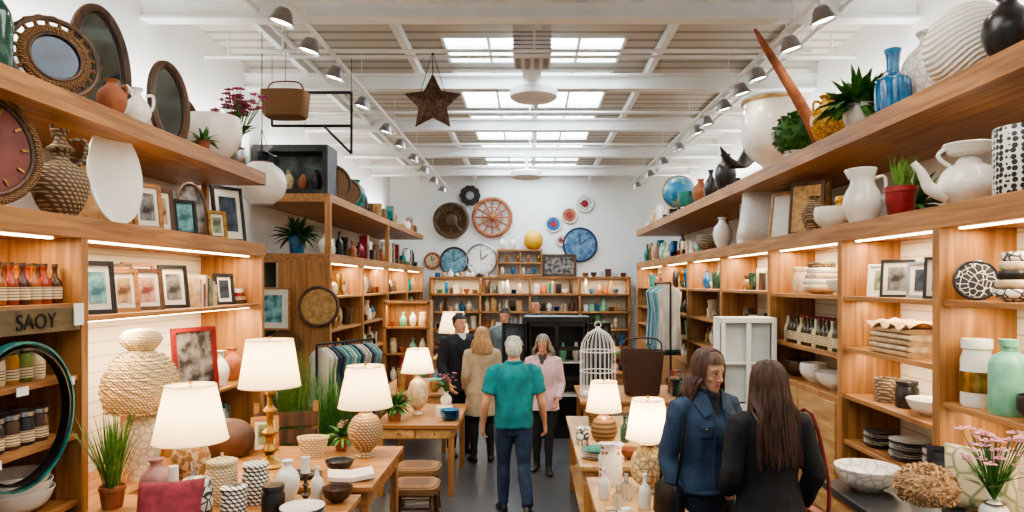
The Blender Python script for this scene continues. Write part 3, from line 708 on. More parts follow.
for i, (z_, hm) in enumerate([(ZM, .5), (3.6, .45), (2.1, .38), (1.6, .38), (1.1, .36), (.6, .36)]):
    for k, (a, c) in enumerate([(10.05, 11.8), (12, 13.9), (14.2, 16.1), (16.3, 18.4)]):
        if z_ == 3.6 and k == 0: continue
        if z_ == ZM and k == 0: a = 10.5
        goods('assorted_homeware', a, c, -3.15, z_, i*10+k, hmax=hm, pal=[WD, WICK, WL, CLAYP, DARKC, TERR, CER] if z_ > 3 else None)
plant('potted_fern', (-3.5, 10.25, ZM), 'pot', .26, .28, BLUE, 'bush', .35, 110, GREEND)
pot('white_vase', 'vase', .24, .3, CER, (-3.05, 10.2, ZM))
pot('teal_vase', 'vase', .34, .5, TEAL, (-3.05, 11.95, 3.6))
for (y, r, x) in [(11.2, .38, -3.5), (10.85, .3, -3.1), (11.5, .24, -3.05)]:
    b = B('round_wooden_plaque'); b.T = Matrix.Translation((0, 0, r)); b.hoop((0, 0, 0), r-.03, .03, WD); b.ydisc((0, .01, 0), r-.03, r-.03, .02, WICK); b.done((x, y, 3.6), R(40), lean=.1)

# ------------------------------------------------------------ right top shelf (z 3.73)
z = ZTR
pot('carved_globe_vase', 'globe', .6, .58, CERB, (3.2, 4.97, z)); pot('dark_vase', 'vase', .3, .42, DARKC, (3.08, 4.4, z))
pot('embossed_white_vase', 'vase', .48, .68, CERC, (3.38, 5.75, z))
b = B('blue_ribbed_bottle_vase'); b.lathe([(0, 0), (.8, 0), (1, .08), (1, .48), (.75, .56), (.38, .64), (.4, .9), (.5, 1), (.4, 1), (0, .8)], BLUE, 40, w=.13, h=.52, smooth_prof=True, fl=lambda t, z: 1+.05*math.cos(14*t)); b.done((3.04, 5.72, z))
plant('potted_fern', (3.1, 6.42, z), 'deep', .3, .24, CER, 'bush', .36, 190, GREEN)
b = B('yellow_pitcher'); b.lathe(PR['vase'], YEL, 28, w=.18, h=.5, smooth_prof=True); handle(b, .07, .2, .42, .09, .015, YEL, -1); b.done((3.08, 7.05, z), .2)
b = B('carved_driftwood_horn'); b.tube([(0, 0, 0), (-.12, 0, .25), (-.34, 0, .65), (-.68, 0, 1.2), (-.8, 0, 1.4)], [.065, .075, .06, .04, .012], TERR, 12, sub=5); b.sph((0, 0, .02), (.1, .1, .03), WD); b.done((3.3, 7.6, z))
plant('topiary_ball', (3.08, 7.95, z), 'pot', .26, .1, CER, 'ball', .27, 420, GREEN)
b = B('large_white_urn'); b.lathe(PR['urn'], CER, 36, w=.42, h=1.08, smooth_prof=True); b.hoop((0, 0, 1.04), .4, .025, WL, 'Z', 36); b.done((3.33, 9.35, z))
b = B('dark_bird_sculpture')
b.lathe([(0, 0), (.14, 0), (.14, .03), (.04, .05), (.04, .12), (0, .12)], DARKC, 18)
b.loft([ring(c, a, a*.8, 16, (1, 0, 0), v) for c, a, v in [((-.3, 0, .5), .01, (0, 1, 0)), ((-.18, 0, .36), .07, (0, 1, 0)), ((0, 0, .26), .15, (0, 1, 0)), ((.14, 0, .34), .13, (0, 1, 0)), ((.17, 0, .5), .06, (0, 1, 0)), ((.2, 0, .6), .065, (0, 1, 0)), ((.3, 0, .6), .012, (0, 1, 0))]], DARKC); b.done((3.1, 10.2, z), .5, 1.15)
pot('dark_vase', 'vase', .34, .62, DARKC, (3.12, 10.9, z)); pot('dark_vase', 'slim', .24, .5, DARKC, (3.1, 11.7, z)); pot('clay_jug', 'vase', .3, .45, TERR, (3.1, 12.4, z))
b = B('blue_globe_on_stand'); b.lathe([(0, 0), (.16, 0), (.16, .03), (.03, .06), (.03, .14), (0, .14)], WD, 18); b.sph((0, 0, .46), .32, mat('globe_map', '#2c7fa8', .35, kind='noise', c2='#9bb48a', sc=(4, 4, 4), lo=.38, hi=.45), 28, 18)
b.hoop((0, 0, .46), .34, .012, GOLD); b.done((3.1, 14.2, z))
goods('assorted_vases', 14.7, 18.4, 3.15, z, 77, hmax=.5, pal=[CER, DARKC, TEAL, CREAM]); pot('teal_bowl', 'bowl', .5, .3, TEAL, (3.1, 13.2, z))
z = ZMR
b = B('dotted_cylinder_vase'); b.lathe(PR['cyl'], DOTS, 30, w=.17, h=.42); b.done((3.08, 4.25, z))
b = B('white_teapot'); b.lathe([(0, 0), (.5, 0), (.55, .03), (.95, .25), (1, .45), (.8, .7), (.45, .82), (.4, .86), (0, .9)], CER, 32, w=.2, h=.36, smooth_prof=True)
b.lathe([(.09, .3), (.07, .33), (.05, .35), (.13, .37), (.17, .43), (.16, .44), (.0, .4)], CER, 24)
b.tube([(-.14, 0, .08), (-.25, 0, .13), (-.3, 0, .24), (-.36, 0, .32)], [.06, .045, .03, .022], CER, 12, sub=4)
b.tube([(.15, 0, .27), (.27, 0, .3), (.3, 0, .18), (.18, 0, .08)], [.02]*4, CER, 10, sub=5); b.tube([(-.12, 0, .28), (-.2, 0, .36), (-.12, 0, .42), (-.04, 0, .37)], [.015]*4, CER, 8, sub=4)
b.done((3.12, 4.85, z), -.25)
plant('potted_succulent', (3.05, 5.62, z), 'pot', .26, .24, RED, 'grass', n=60, tall=.3, m=GRASS)
plant('potted_fern', (3.4, 6.0, z), 'pot', .16, .14, RED, 'bush', .3, 80)
b = B('white_water_pitcher'); b.lathe([(0, 0), (.6, 0), (.65, .03), (1, .3), (.9, .55), (.6, .78), (.75, 1), (.68, 1), (.5, .8), (0, .4)], CER, 30, w=.17, h=.5, smooth_prof=True); handle(b, .1, .16, .42, .09, .016, CER, 1); b.tube([(-.09, 0, .44), (-.15, 0, .5)], [.04, .015], CER, 10); b.done((3.09, 6.35, z), -.2)
pot('white_serving_bowl', 'deep', .34, .22, CER, (3.09, 7.0, z)); pot('yellow_jar', 'jar', .24, .38, YEL, (3.4, 7.35, z)); pot('clay_jug', 'vase', .26, .4, CLAYP, (3.12, 7.5, z))
for y, x in [(7.95, 3.2), (8.1, 3.32), (8.42, 3.42)]: board('stacked_wood_panel', (x, y, z), .42, .64, R(-50), WD if y != 8.1 else WL)
b = B('white_throw_cushion'); cushion(b, .9, .86, .28, LINEN); b.sph((0, -.14, .43), .025, LINEN, 8, 6); b.done((3.3, 9.4, z), R(-12), lean=.25, ry=.14)
b = B('white_throw_cushion'); cushion(b, .7, .68, .18, LINEN); b.done((3.4, 10.15, z), R(-40), lean=.2)
frame('picture_frame', (3.16, 8.65, z), .36, .6, R(-60), WL, PAPER); pot('white_vase', 'vase', .3, .5, CER, (3.1, 11, z)); pot('wooden_bowl', 'deep', .5, .28, CLAYP, (3.15, 11.9, z))
goods('assorted_ceramics', 12.7, 18.3, 3.15, z, 55, hmax=.5)
z = 2.18
b = B('patterned_display_plate'); b.T = Matrix.Translation((0, 0, .14)); b.ydisc((0, 0, 0), .13, .13, .015, mat('blackwork_plate', '#2a2d33', .3, kind='cells', c2='#e2ddd2', sc=(26, 26, 26), lo=.03, hi=.08)); b.hoop((0, -.01, 0), .13, .012, DARKC, n=30); b.done((3.06, 4.68, z), R(-25), lean=.15)
b = B('patterned_display_plate'); b.T = Matrix.Translation((0, 0, .11)); b.ydisc((0, 0, 0), .1, .1, .015, CER); b.hoop((0, -.01, 0), .1, .01, DARKC, n=30); b.done((3.28, 4.5, z), R(-40), lean=.15)
b = B('stack_of_patterned_bowls')
for k, m in enumerate([PATT, CREAM, DARKC, CREAM, PATT]): b.lathe(PR['deep'], m, 26, (0, 0, k*.058), w=.12-.01*k, h=.08, smooth_prof=True)
b.done((3.07, 4.32, z)); pot('serving_bowl', 'bowl', .3, .12, PATT, (3.12, 3.85, z))
z = 1.46
b = B('gold_band_jar'); b.lathe(PR['jar'], CER, 26, w=.1, h=.46); b.lathe([(.103, .1), (.103, .24)], GOLD, 26); b.done((3.05, 4.66, z))
b = B('green_enamel_bottle'); b.lathe([(0, 0), (.9, 0), (1, .04), (1, .68), (.8, .78), (.35, .84), (.35, .9), (.5, .91), (.5, 1), (0, 1)], AQUA, 28, w=.115, h=.48); handle(b, .05, .3, .39, .05, .008, SILV); b.done((3.06, 4.36, z))
pot('dark_glazed_bowl', 'deep', .26, .16, DARKC, (3.06, 4.08, z)); pot('copper_pot', 'deep', .3, .2, TERR, (3.12, 3.6, z))
z = 2.18
for k in range(4): frame('photo_frame', (3.08+.05*(k % 2), 5.1+k*.32, z), .26, .32-.03*(k % 2), R(-45), [BLKW, SILV, BLKW, WHITE][k], ARTS[[0, 3, 0, 5][k]], bw=.02)
b = B('folded_linens')
for k in range(5):
    b.loft([ring((0, y, .022+k*.045), .2-.005*k, .024, 20, (1, 0, 0), (0, 0, 1), .5) for y in (-.3, -.29, 0, .29, .3)], BEIGE if k % 2 == 0 else CREAM)
n = 12
vs = [(-.2+.4*i/n, -.35+.7*j/n, .265-.06*abs(i/n-.5)+.03*math.sin(j*1.7+i*.6)) for i in range(n+1) for j in range(n+1)]
b.add(vs, [(i*(n+1)+j, i*(n+1)+j+1, (i+1)*(n+1)+j+1, (i+1)*(n+1)+j) for i in range(n) for j in range(n)], BEIGE); b.done((3.15, 5.65, 1.71))
pot('patterned_canister', 'cyl', .22, .2, CLAYP, (3.12, 5.95, 1.27)); pot('white_serving_bowl', 'bowl', .36, .12, CER, (3.12, 5.3, 1.27)); pot('ceramic_canister', 'jar', .18, .22, DARKC, (3.12, 5.65, 1.27))
for (y, n_, w) in [(5.15, 10, .14), (5.6, 8, .16), (6.05, 7, .15)]:
    b = B('stack_of_plates')
    for k in range(n_): b.lathe(PR['plate'], CER if k % 3 else SILV, 26, (0, 0, k*.02), w=w, h=.025)
    b.done((3.12, y, .85))
b = B('stack_of_bowls')
for k in range(5): b.lathe(PR['deep'], [CREAM, CER, CREAM, CER, CLAYP][k], 26, (0, 0, k*.06), w=.2-.015*k, h=.1, smooth_prof=True)
b.done((3.12, 7.3, 2.18)); pot('white_serving_bowl', 'bowl', .36, .14, CER, (3.12, 6.75, 2.18)); pot('ceramic_canister', 'jar', .24, .3, CREAM, (3.15, 7.85, 2.18))
bottles('wine_bottles', 6.5, 16, 3.14, 1.62, .09, .3, [mat('wine_dark', '#1a1a16', .15), mat('wine_brown', '#4a2c14', .15), mat('wine_olive', '#2f3a1c', .15), CREAM], mat('foil_red', '#6d1c1c', .4), LAB)
pot('white_serving_bowl', 'bowl', .42, .16, CER, (3.12, 6.95, 1.22)); pot('white_serving_bowl', 'deep', .3, .2, CER, (3.12, 7.5, 1.22)); pot('wooden_bowl', 'deep', .3, .18, WD, (3.12, 7.95, 1.22))
for i, (z_, hm) in enumerate([(2.2, .38), (1.7, .36), (1.25, .33), (.8, .33)]):
    for k, (a, c) in enumerate([(8.4, 10.3), (10.5, 12.5), (12.7, 14.9), (15.1, 18.4)]):
        goods('assorted_homeware', a, c, 3.18, z_, 200+i*10+k, hmax=hm)
b = B('white_glass_cabinet')
x0, x1 = 2.2, 2.84
b.bb(x0, x1, 7.85, 8.2, .0, .9, WHITE); b.bb(x0, x1, 7.85, 8.2, 1.84, 1.9, WHITE); b.bb(x0, x1, 8.17, 8.2, .9, 1.84, WHITE)
for x in (x0, x1-.05, (x0+x1)/2-.025): b.bb(x, x+.05, 7.85, 7.9, .9, 1.84, WHITE)
b.bb(x0, x0+.03, 7.85, 8.2, .9, 1.84, WHITE); b.bb(x1-.03, x1, 7.85, 8.2, .9, 1.84, WHITE); b.bb(x0, x1, 7.86, 8.19, 1.36, 1.38, WHITE)
b.bb(x0+.05, x1-.05, 7.84, 7.85, .1, .8, CER)
b.bb(x0+.05, x1-.05, 7.93, 7.94, .92, 1.84, mat('frosted_pane', '#d2dcdc', .4, kind='noise', c2='#b4c2c2', sc=(3, 3, 3)))
b.done(bev=.004)
pot('large_white_bowl', 'bowl', .42, .15, CERC, (2.32, 4.7, .88))
b = B('dried_hydrangea_bouquet'); b.lathe(PR['cyl'], CER, 22, w=.08, h=.12)
b.sph((0, 0, .22), (.17, .17, .12), BEIGEF, 20, 12)
for i in range(1100):
    a = random.uniform(0, 2*pi); e = random.uniform(-.7, 1.5); d = Vector((math.cos(a)*math.cos(e), math.sin(a)*math.cos(e), math.sin(e)))
    b.blade(Vector((d.x*.17, d.y*.17, .22+d.z*.12)), d+Vector((random.uniform(-1, 1), random.uniform(-1, 1), random.uniform(-1, 1))), .024, .016, .5, BEIGEF, 2)
b.done((2.38, 4.1, .86))
plant('pink_flower_bouquet', (2.72, 4.0, .88), 'vase', .16, .16, CER, 'flowers', n=42, tall=.4, m=GREEN, flower=mat('pale_pink_petal', '#dba7b3', .6, kind='noise', c2='#c47f92', sc=(30, 30, 30)))
frame('chalkboard_sign', (2.68, 4.4, .88), .2, .36, R(-25), DARKC, mat('chalkboard', '#2a2d2c', .8, kind='noise', c2='#5a5e5c', sc=(14, 40, 40), lo=.3, hi=.7), mt=False)
b = B('beige_cushion'); cushion(b, .4, .4, .13, mat('leaf_print_cloth', '#d8c9a8', .85, kind='cells', c2='#8b9168', sc=(9, 9, 9), lo=.02, hi=.12)); b.done((2.78, 4.22, .88), R(-40), lean=.15)

# ------------------------------------------------------------ right tables
table('display_table', .42, .92, 4.0, 5.1, .85, WL); table('display_table', .4, 1.05, 5.5, 7.6, .82, WL, shelf=.3); table('drawer_table', .62, 2.1, 8.35, 9.7, .85, drawers=3)
goods('folded_stock', 5.6, 7.5, .72, .3, 31, hmax=.3, pal=[CREAM, BEIGE, LINEN])
lamp((.82, 4.75, .85), .66, (.11, .152, .27), ([(0, 0), (.6, 0), (.65, .05), (.45, .1), (.9, .25), (1, .5), (.75, .72), (.4, .82), (.6, .87), (.3, .93), (.2, 1), (0, 1)], .12, True), mat('ornate_cream', '#d6c29c', .5, kind='cells', c2='#8f7348', sc=(22, 22, 22), bump=.8, lo=.02, hi=.15), 18)
lamp((.66, 6.1, .82), .62, (.115, .16, .26), (orb, .12, True), mat('turned_brown', '#9a7750', .4, kind='bandz', c2='#5b3f24', sc=(1, 1, 8), lo=.2, hi=.6), 14)
b = B('tissue_gift_bag'); b.loft([ring((0, 0, zz), a, a*.6, 20, pw=.6) for zz, a in ((0, .08), (.2, .09), (.24, .07), (.3, .09))], mat('print_paper', '#d9d3c9', .7, kind='dots', c2='#a85560', sc=(26, 26, 26), lo=.3, hi=.36)); b.done((.58, 4.9, .85))
for (x, y, h) in [(.5, 4.6, .2), (.56, 4.35, .16), (.74, 4.4, .22), (.64, 4.55, .18)]: pot('glass_bottle', 'bottle', .08, h, CLG if h < .2 else CER, (x, y, .85))
b = B('stack_of_plates')
for k in range(4): b.lathe(PR['plate'], TEAL if k == 3 else CER, 26, (0, 0, k*.018), w=.13, h=.024)
b.done((.56, 5.78, .82))
pot('serving_bowl', 'bowl', .18, .08, TERR, (.85, 5.75, .82)); pot('glass_bottle', 'bottle', .08, .24, GLS, (.88, 6.35, .82)); pot('patterned_jar', 'jar', .12, .16, PATT, (.48, 6.25, .82))
b = B('small_cosmetic_tins')
for k in range(9): b.lathe(PR['jar'], [CER, CREAM, AQUA][k % 3], 16, (.1*(k % 3), .1*(k//3), 0), w=.04, h=.06)
b.done((.5, 6.5, .82)); goods('assorted_gifts', 6.85, 7.55, .7, .82, 61, hmax=.22)
b = B('small_cosmetic_tins')
for k in range(6): b.lathe(PR['jar'], [CREAM, CER][k % 2], 16, (.1*(k % 2), .1*(k//2), 0), w=.035, h=.05)
b.done((.5, 4.05, .85))
b = B('white_wire_birdcage')
for zz in (.0, .04, .3, .56): b.hoop((0, 0, zz+.01), .23, .008, WHITE, 'Z', 30, seg=6)
b.lathe([(0, 0), (.23, 0), (.23, .03), (0, .03)], WHITE, 30)
for k in range(24):
    t = 2*pi*k/24; c, s_ = math.cos(t), math.sin(t)
    b.tube([(.23*c, .23*s_, 0), (.23*c, .23*s_, .56), (.21*c, .21*s_, .68), (.14*c, .14*s_, .79), (.03*c, .03*s_, .86)], .004, WHITE, 5)
b.hoop((0, 0, .91), .04, .006, WHITE, n=16); b.sph((0, 0, .86), .03, WHITE, 10, 6); b.done((.88, 8.85, .85))
b = B('woven_storage_basket'); b.loft([ring((0, 0, zz), a, a*.7, 28, pw=.6) for zz, a in ((0, .2), (.02, .22), (.55, .28), (.58, .29), (.58, .27), (.05, .2))], WICKD); b.tube([(-.26, 0, .56), (-.2, 0, .72), (.2, 0, .72), (.26, 0, .56)], .012, WICKD, 6, sub=4); b.done((1.45, 8.85, .85))
goods('assorted_gifts', 8.5, 9.6, 1.92, .85, 66, hmax=.35)
b = B('black_glass_cabinet')
GP = mat('dark_glass_pane', '#56626a', .1, .2, kind='noise', c2='#2f383e', sc=(3, 3, 3))
b.bb(-.05, .85, 10.1, 10.6, 0, .12, BLKW); b.bb(-.08, .88, 10.07, 10.63, 1.72, 1.8, BLKW); b.bb(-.05, .85, 10.55, 10.6, .12, 1.72, BLKW)
for x in (-.05, .37, .79): b.bb(x, x+.06, 10.1, 10.16, .12, 1.72, BLKW)
for x in (-.05, .81): b.bb(x, x+.04, 10.1, 10.6, .12, 1.72, BLKW)
for z_ in (.6, 1.1): b.bb(0, .82, 10.2, 10.55, z_, z_+.02, WHITE)
for z_ in (.12, 1.66, .85, 1.3): b.bb(0, .82, 10.1, 10.13, z_, z_+.06, BLKW)
for k in range(4): b.lathe(PR['vase'], [CER, CREAM, AQUA][k % 3], 14, (.1+.2*k, 10.38, 1.12), w=.06, h=.28)
for sg, x in ((-1, -.06), (1, .86)):
    b.T = Matrix.Translation((x, 10.1, 0)) @ Matrix.Rotation(sg*R(35)*-1*-1, 4, 'Z')
    X0, X1 = (-.42, 0) if sg < 0 else (0, .42)
    b.bb(X0, X0+.05, -.03, 0, .14, 1.7, BLKW); b.bb(X1-.05, X1, -.03, 0, .14, 1.7, BLKW)
    for z_ in (.14, .9, 1.64): b.bb(X0, X1, -.03, 0, z_, z_+.06, BLKW)
    b.bb(X0+.05, X1-.05, -.02, -.01, .2, 1.64, GP); b.T = Matrix()
b.done()
b = B('hanging_star')
star = [((.35 if i % 2 == 0 else .175)*math.sin(i*pi/5), (.35 if i % 2 == 0 else .175)*math.cos(i*pi/5)) for i in range(10)]
RUST = mat('rust_metal', '#6a4f40', .6, .3, kind='noise', c2='#402e25', sc=(26, 26, 26), lo=.4, hi=.6)
vs = [(x, 0, z_) for x, z_ in star]+[(0, -.07, 0), (0, .07, 0)]
b.add(vs, [(i, (i+1) % 10, 10) for i in range(10)]+[((i+1) % 10, i, 11) for i in range(10)], RUST, False)
b.tube([(0, 0, .32), (0, 0, .6)], .005, BLK, 5); b.tube([(-.15, 0, .1), (0, 0, .6)], .004, BLK, 5); b.tube([(.15, 0, .1), (0, 0, .6)], .004, BLK, 5)
b.done((-1.14, 8.0, 4.41))
# ------------------------------------------------------------ back wall
def wheel(name, loc, r, m, n=10, hub=.14):
    b = B(name); b.hoop((0, 0, 0), r, .055, m); b.sph((0, -.02, 0), (hub*r*1.4, .06, hub*r*1.4), m)
    for k in range(n):
        t = 2*pi*k/n; b.tube([(0, 0, 0), (r*math.cos(t), 0, r*math.sin(t))], .028, m, 6)
    b.hoop((0, 0, 0), r*.55, .02, m); return b.done(loc)
wheel('wooden_wagon_wheel', (-2.3, 19.88, 4.12), .48, WD, 8, .3); wheel('wooden_wagon_wheel', (-1.1, 19.9, 4.22), .54, TERR, 12)
b = B('woven_wall_disc'); b.ydisc((0, 0, 0), .42, .42, .03, WICK); b.done((-2.3, 19.99, 4.12))
b = B('metal_flower_wall_art')
for k in range(10):
    t = 2*pi*k/10; b.ydisc((.2*math.cos(t), -.004*k, .2*math.sin(t)), .11, .11, .02, DARKC, 16)
b.ydisc((0, -.04, 0), .12, .12, .03, SILV); b.done((-1.75, 19.95, 4.85))
def clock(name, loc, r, face, rim):
    b = B(name); b.hoop((0, -.02, 0), r, .035, rim); b.ydisc((0, 0, 0), r, r, .03, face)
    for k in range(12):
        t = k*pi/6; b.box((r*.8*math.sin(t), -.04, r*.8*math.cos(t)), (.025, .01, r*.16), rim, (0, t, 0))
    b.box((r*.2, -.045, r*.15), (.02, .01, r*.55), BLK, (0, .9, 0)); b.box((-.02, -.05, r*.3), (.02, .01, r*.65), BLK, (0, -.1, 0)); return b.done(loc)
clock('wall_clock', (-1.42, 19.97, 2.99), .44, WHITE, SILV); clock('wall_clock', (-2.22, 19.97, 2.93), .4, mat('pale_blue', '#7fa8b8', .5, kind='noise', c2='#4f7f92', sc=(6, 6, 6)), DARKC)
clock('wall_clock', (-2.85, 19.97, 2.95), .22, CREAM, TERR)
clock('blue_wall_clock', (1.46, 19.97, 3.42), .48, mat('deep_blue', '#7397b0', .5, kind='noise', c2='#2c5880', sc=(5, 5, 5)), mat('navy_rim', '#143452', .5))
for (x, z_, r, m) in [(1.15, 4.28, .24, TERR), (1.6, 4.62, .26, PATT), (.68, 4.02, .24, BLUE), (.9, 3.55, .16, CREAM)]:
    b = B('decorative_wall_plate'); b.ydisc((0, 0, 0), r, r, .03, m, 26); b.hoop((0, -.03, 0), r*.9, .02, CER, n=26); b.ydisc((0, -.03, 0), r*.4, r*.4, .01, RED, 20); b.done((x, 19.98, z_))
b = B('cubby_display_shelf'); b.bb(-.95, .35, 19.6, 19.98, 3.22, 3.27, WX); b.bb(-.95, .35, 19.6, 19.98, 2.5, 2.55, WX); b.bb(-.95, .35, 19.6, 19.98, 2.86, 2.9, WX)
for x in (-.95, -.3, .31): b.bb(x, x+.04, 19.6, 19.98, 2.55, 3.22, WX)
for k in range(8): b.lathe(PR['vase'], [CER, TERR, BLUE, GOLD][k % 4], 12, (-.8+.15*k, 19.75, 2.9 if k % 2 else 2.55), w=.06, h=.24)
b.done()
pot('yellow_globe_vase', 'globe', .56, .54, mat('bright_yellow', '#e0b02c', .4), (.1, 19.75, 3.27))
for x in (-.8, -.5): pot('white_vase', 'vase', .2, .35, CER, (x, 19.75, 3.27))
frame('landscape_painting', (.85, 19.9, 2.48), 1.0, .66, 0, WD, ARTS[0], .03, .08, mt=False)
b = B('back_display_shelving')
b.bb(-2.85, 2.85, 19.93, 19.98, 0, 2.43, WHITE)
for z_ in (2.48, 2.0, 1.5, 1.0, .5): b.bb(-2.85, 2.85, 19.3, 19.98, z_-.05, z_, WX)
for k in range(5): b.bb(-2.85+k*1.41, -2.79+k*1.41, 19.3, 19.98, 0, 2.43, WZ)
b.done()
LP = [CER, WHITE, CREAM, CER, WL, AQUA, TERR, DARKC, CER, BLUE, WD]
for i, z_ in enumerate((2.0, 1.5, 1.0, .5)):
    for k in range(4): goods('assorted_ceramics', -2.78+k*1.41, -1.46+k*1.41, 0, z_, 300+i*7+k, hmax=.42, pal=LP, loc=(0, 19.55, 0), rot=-pi/2)
for x in (-1.9, 0, 1.9): light('AREA', 'led_strip_light', (x, 19.4, 2.41), 18, LED, (0, 0, 0), 1.6, .04)
goods('assorted_ceramics', -2.8, -1.0, 0, 2.48, 340, hmax=.22, pal=LP, loc=(0, 19.55, 0), rot=-pi/2); goods('assorted_ceramics', 1.4, 2.8, 0, 2.48, 341, hmax=.4, pal=LP, loc=(0, 19.55, 0), rot=-pi/2)
table('display_table', -1.9, -.5, 13, 15, .85, drawers=2); table('display_table', .9, 2.0, 11, 12.2, .85); table('display_table', .4, 1.9, 14, 16, .9)
goods('assorted_ceramics', 13.1, 14.9, -.8, .85, 71, hmax=.5); goods('assorted_ceramics', 13.8, 14.9, -1.5, .85, 72, hmax=.6); goods('assorted_ceramics', 14.1, 15.9, .8, .9, 73, hmax=.6); goods('assorted_ceramics', 11.1, 12.1, 1.6, .85, 74, hmax=.5); goods('assorted_ceramics', 14.1, 15.9, 1.5, .9, 75, hmax=.5)
b = B('freestanding_bookcase')
b.bb(-2.5, -2.45, 11.6, 12.0, 0, 2.0, WZ); b.bb(-1.75, -1.7, 11.6, 12.0, 0, 2.0, WZ); b.bb(-2.5, -1.7, 11.97, 12.0, 0, 2.0, WZ)
for z_ in (.1, .6, 1.1, 1.55, 1.97): b.bb(-2.5, -1.7, 11.6, 12.0, z_-.03, z_, WX)
for j, z_ in enumerate((.6, 1.1, 1.55)):
    for k in range(4): b.lathe(PR[['vase', 'jar', 'bowl', 'bottle'][(k+j) % 4]], [CER, CREAM, TERR, AQUA][(k+j) % 4], 14, (-2.36+.17*k, 11.78, z_), w=.065, h=.25 if (k+j) % 4 != 2 else .1)
b.done()
light('AREA', 'bookcase_light', (-2.1, 11.65, 1.92), 8, LED, (0, 0, 0), .7, .04)
lamp((-1.5, 13.4, .85), .9, (.2, .3, .4), (orb, .14, True), CER, 22)
plant('potted_fern', (1.15, 11.6, .85), 'pot', .3, .3, CER, 'bush', .35, 110)

# ------------------------------------------------------------ people
SKIN = mat('skin', '#cf9a7e', .55, kind='noise', c2='#c08a6e', sc=(12, 12, 12))
LIP = mat('lips', '#a85a52', .45); EYEW = mat('eye_white', '#ddd8d0', .3); IRIS = mat('iris', '#33221a', .2)
def cloth(nm, c, c2, s=14, bump=.5): return mat('fabric_'+nm, c, .85, kind='noise', c2=c2, sc=(s, s, s*.6), bump=bump, lo=.3, hi=.7)
SHOE = mat('shoe_leather', '#1c1a1b', .4, kind='noise', c2='#100f10', sc=(9, 9, 9))
def remesh_into(dst, src, voxel, it, disp=None):
    me = bpy.data.meshes.new('tmp'); me.from_pydata([tuple(v) for v in src.V], [], src.F); me.update()
    ob = bpy.data.objects.new('tmp', me); scene.collection.objects.link(ob)
    r = ob.modifiers.new('r', 'REMESH'); r.mode = 'VOXEL'; r.voxel_size = voxel
    s_ = ob.modifiers.new('s', 'SMOOTH'); s_.factor = .5; s_.iterations = it
    dg = bpy.context.evaluated_depsgraph_get(); ev = ob.evaluated_get(dg); m2 = ev.to_mesh()
    bv = BVHTree.FromPolygons([tuple(v) for v in src.V], src.F)
    vs = [v.co.copy() for v in m2.vertices]; nm = [v.normal.copy() for v in m2.vertices]; fs = [tuple(p.vertices) for p in m2.polygons]; cs = [p.center.copy() for p in m2.polygons]
    ev.to_mesh_clear(); bpy.data.objects.remove(ob); bpy.data.meshes.remove(me)
    idx = []
    vcl = [0]*len(vs)
    for f, c in zip(fs, cs):
        q = bv.find_nearest(c); i = src.I[q[2]] if q[2] is not None else 0
        idx.append(i)
        if src.mats[i].name.startswith('fabric'):
            for a in f: vcl[a] = 1
    for k, v in enumerate(vs):
        if vcl[k] and disp:
            n1 = noise.noise(Vector((v.x*9, v.y*9, v.z*5+3)))+.5*noise.noise(Vector((v.x*20, v.y*20, v.z*16)))
            vs[k] = v+nm[k]*n1*disp
    o = len(dst.V); dst.V += [dst.T @ v for v in vs]; dst.F += [[a+o for a in f] for f in fs]
    mp = [dst.mi(m) for m in src.mats]; dst.I += [mp[i] for i in idx]; dst.S += [True]*len(fs)
def hand(b, wr, d, n, side, m, curl=.5):
    wr = Vector(wr); d = Vector(d).normalized(); n = Vector(n); n = (n-d*n.dot(d)).normalized(); t = d.cross(n)
    if t.dot(Vector(side)) < 0: t = -t
    rg = [ring(wr+d*k, a, c, 14, t, n, .8) for k, a, c in ((-.03, .024, .02), (0, .026, .02), (.03, .037, .019), (.065, .042, .016), (.09, .039, .013), (.098, .03, .008))]
    b.loft(rg, m)
    for i, (o, L) in enumerate(((.03, .072), (.0105, .082), (-.0095, .076), (-.029, .058))):
        p = wr+d*(.086-.004*abs(i-1))+t*o; pts = [p]; ang = .15
        for k, fr in enumerate((.45, .32, .23)):
            ang += curl*(.5+.25*k)*(1+.1*i); dd = d*math.cos(ang)+n*math.sin(ang)
            p = p+dd*L*fr; pts.append(p)
        b.tube(pts, [.0095, .0088, .008, .0062], m, 8, sub=2); b.sph(pts[-1], .0064, m, 8, 6)
    p = wr+d*.025+t*.026; pts = [p]
    for k, (a, L) in enumerate(((.75, .034), (.95, .028), (1.1, .022))):
        p = p+(t*math.cos(a)+d*math.sin(a)+n*(.25+.15*k)).normalized()*L; pts.append(p)
    b.tube(pts, [.0125, .011, .0095, .0075], m, 8, sub=2); b.sph(pts[-1], .0076, m, 8, 6)
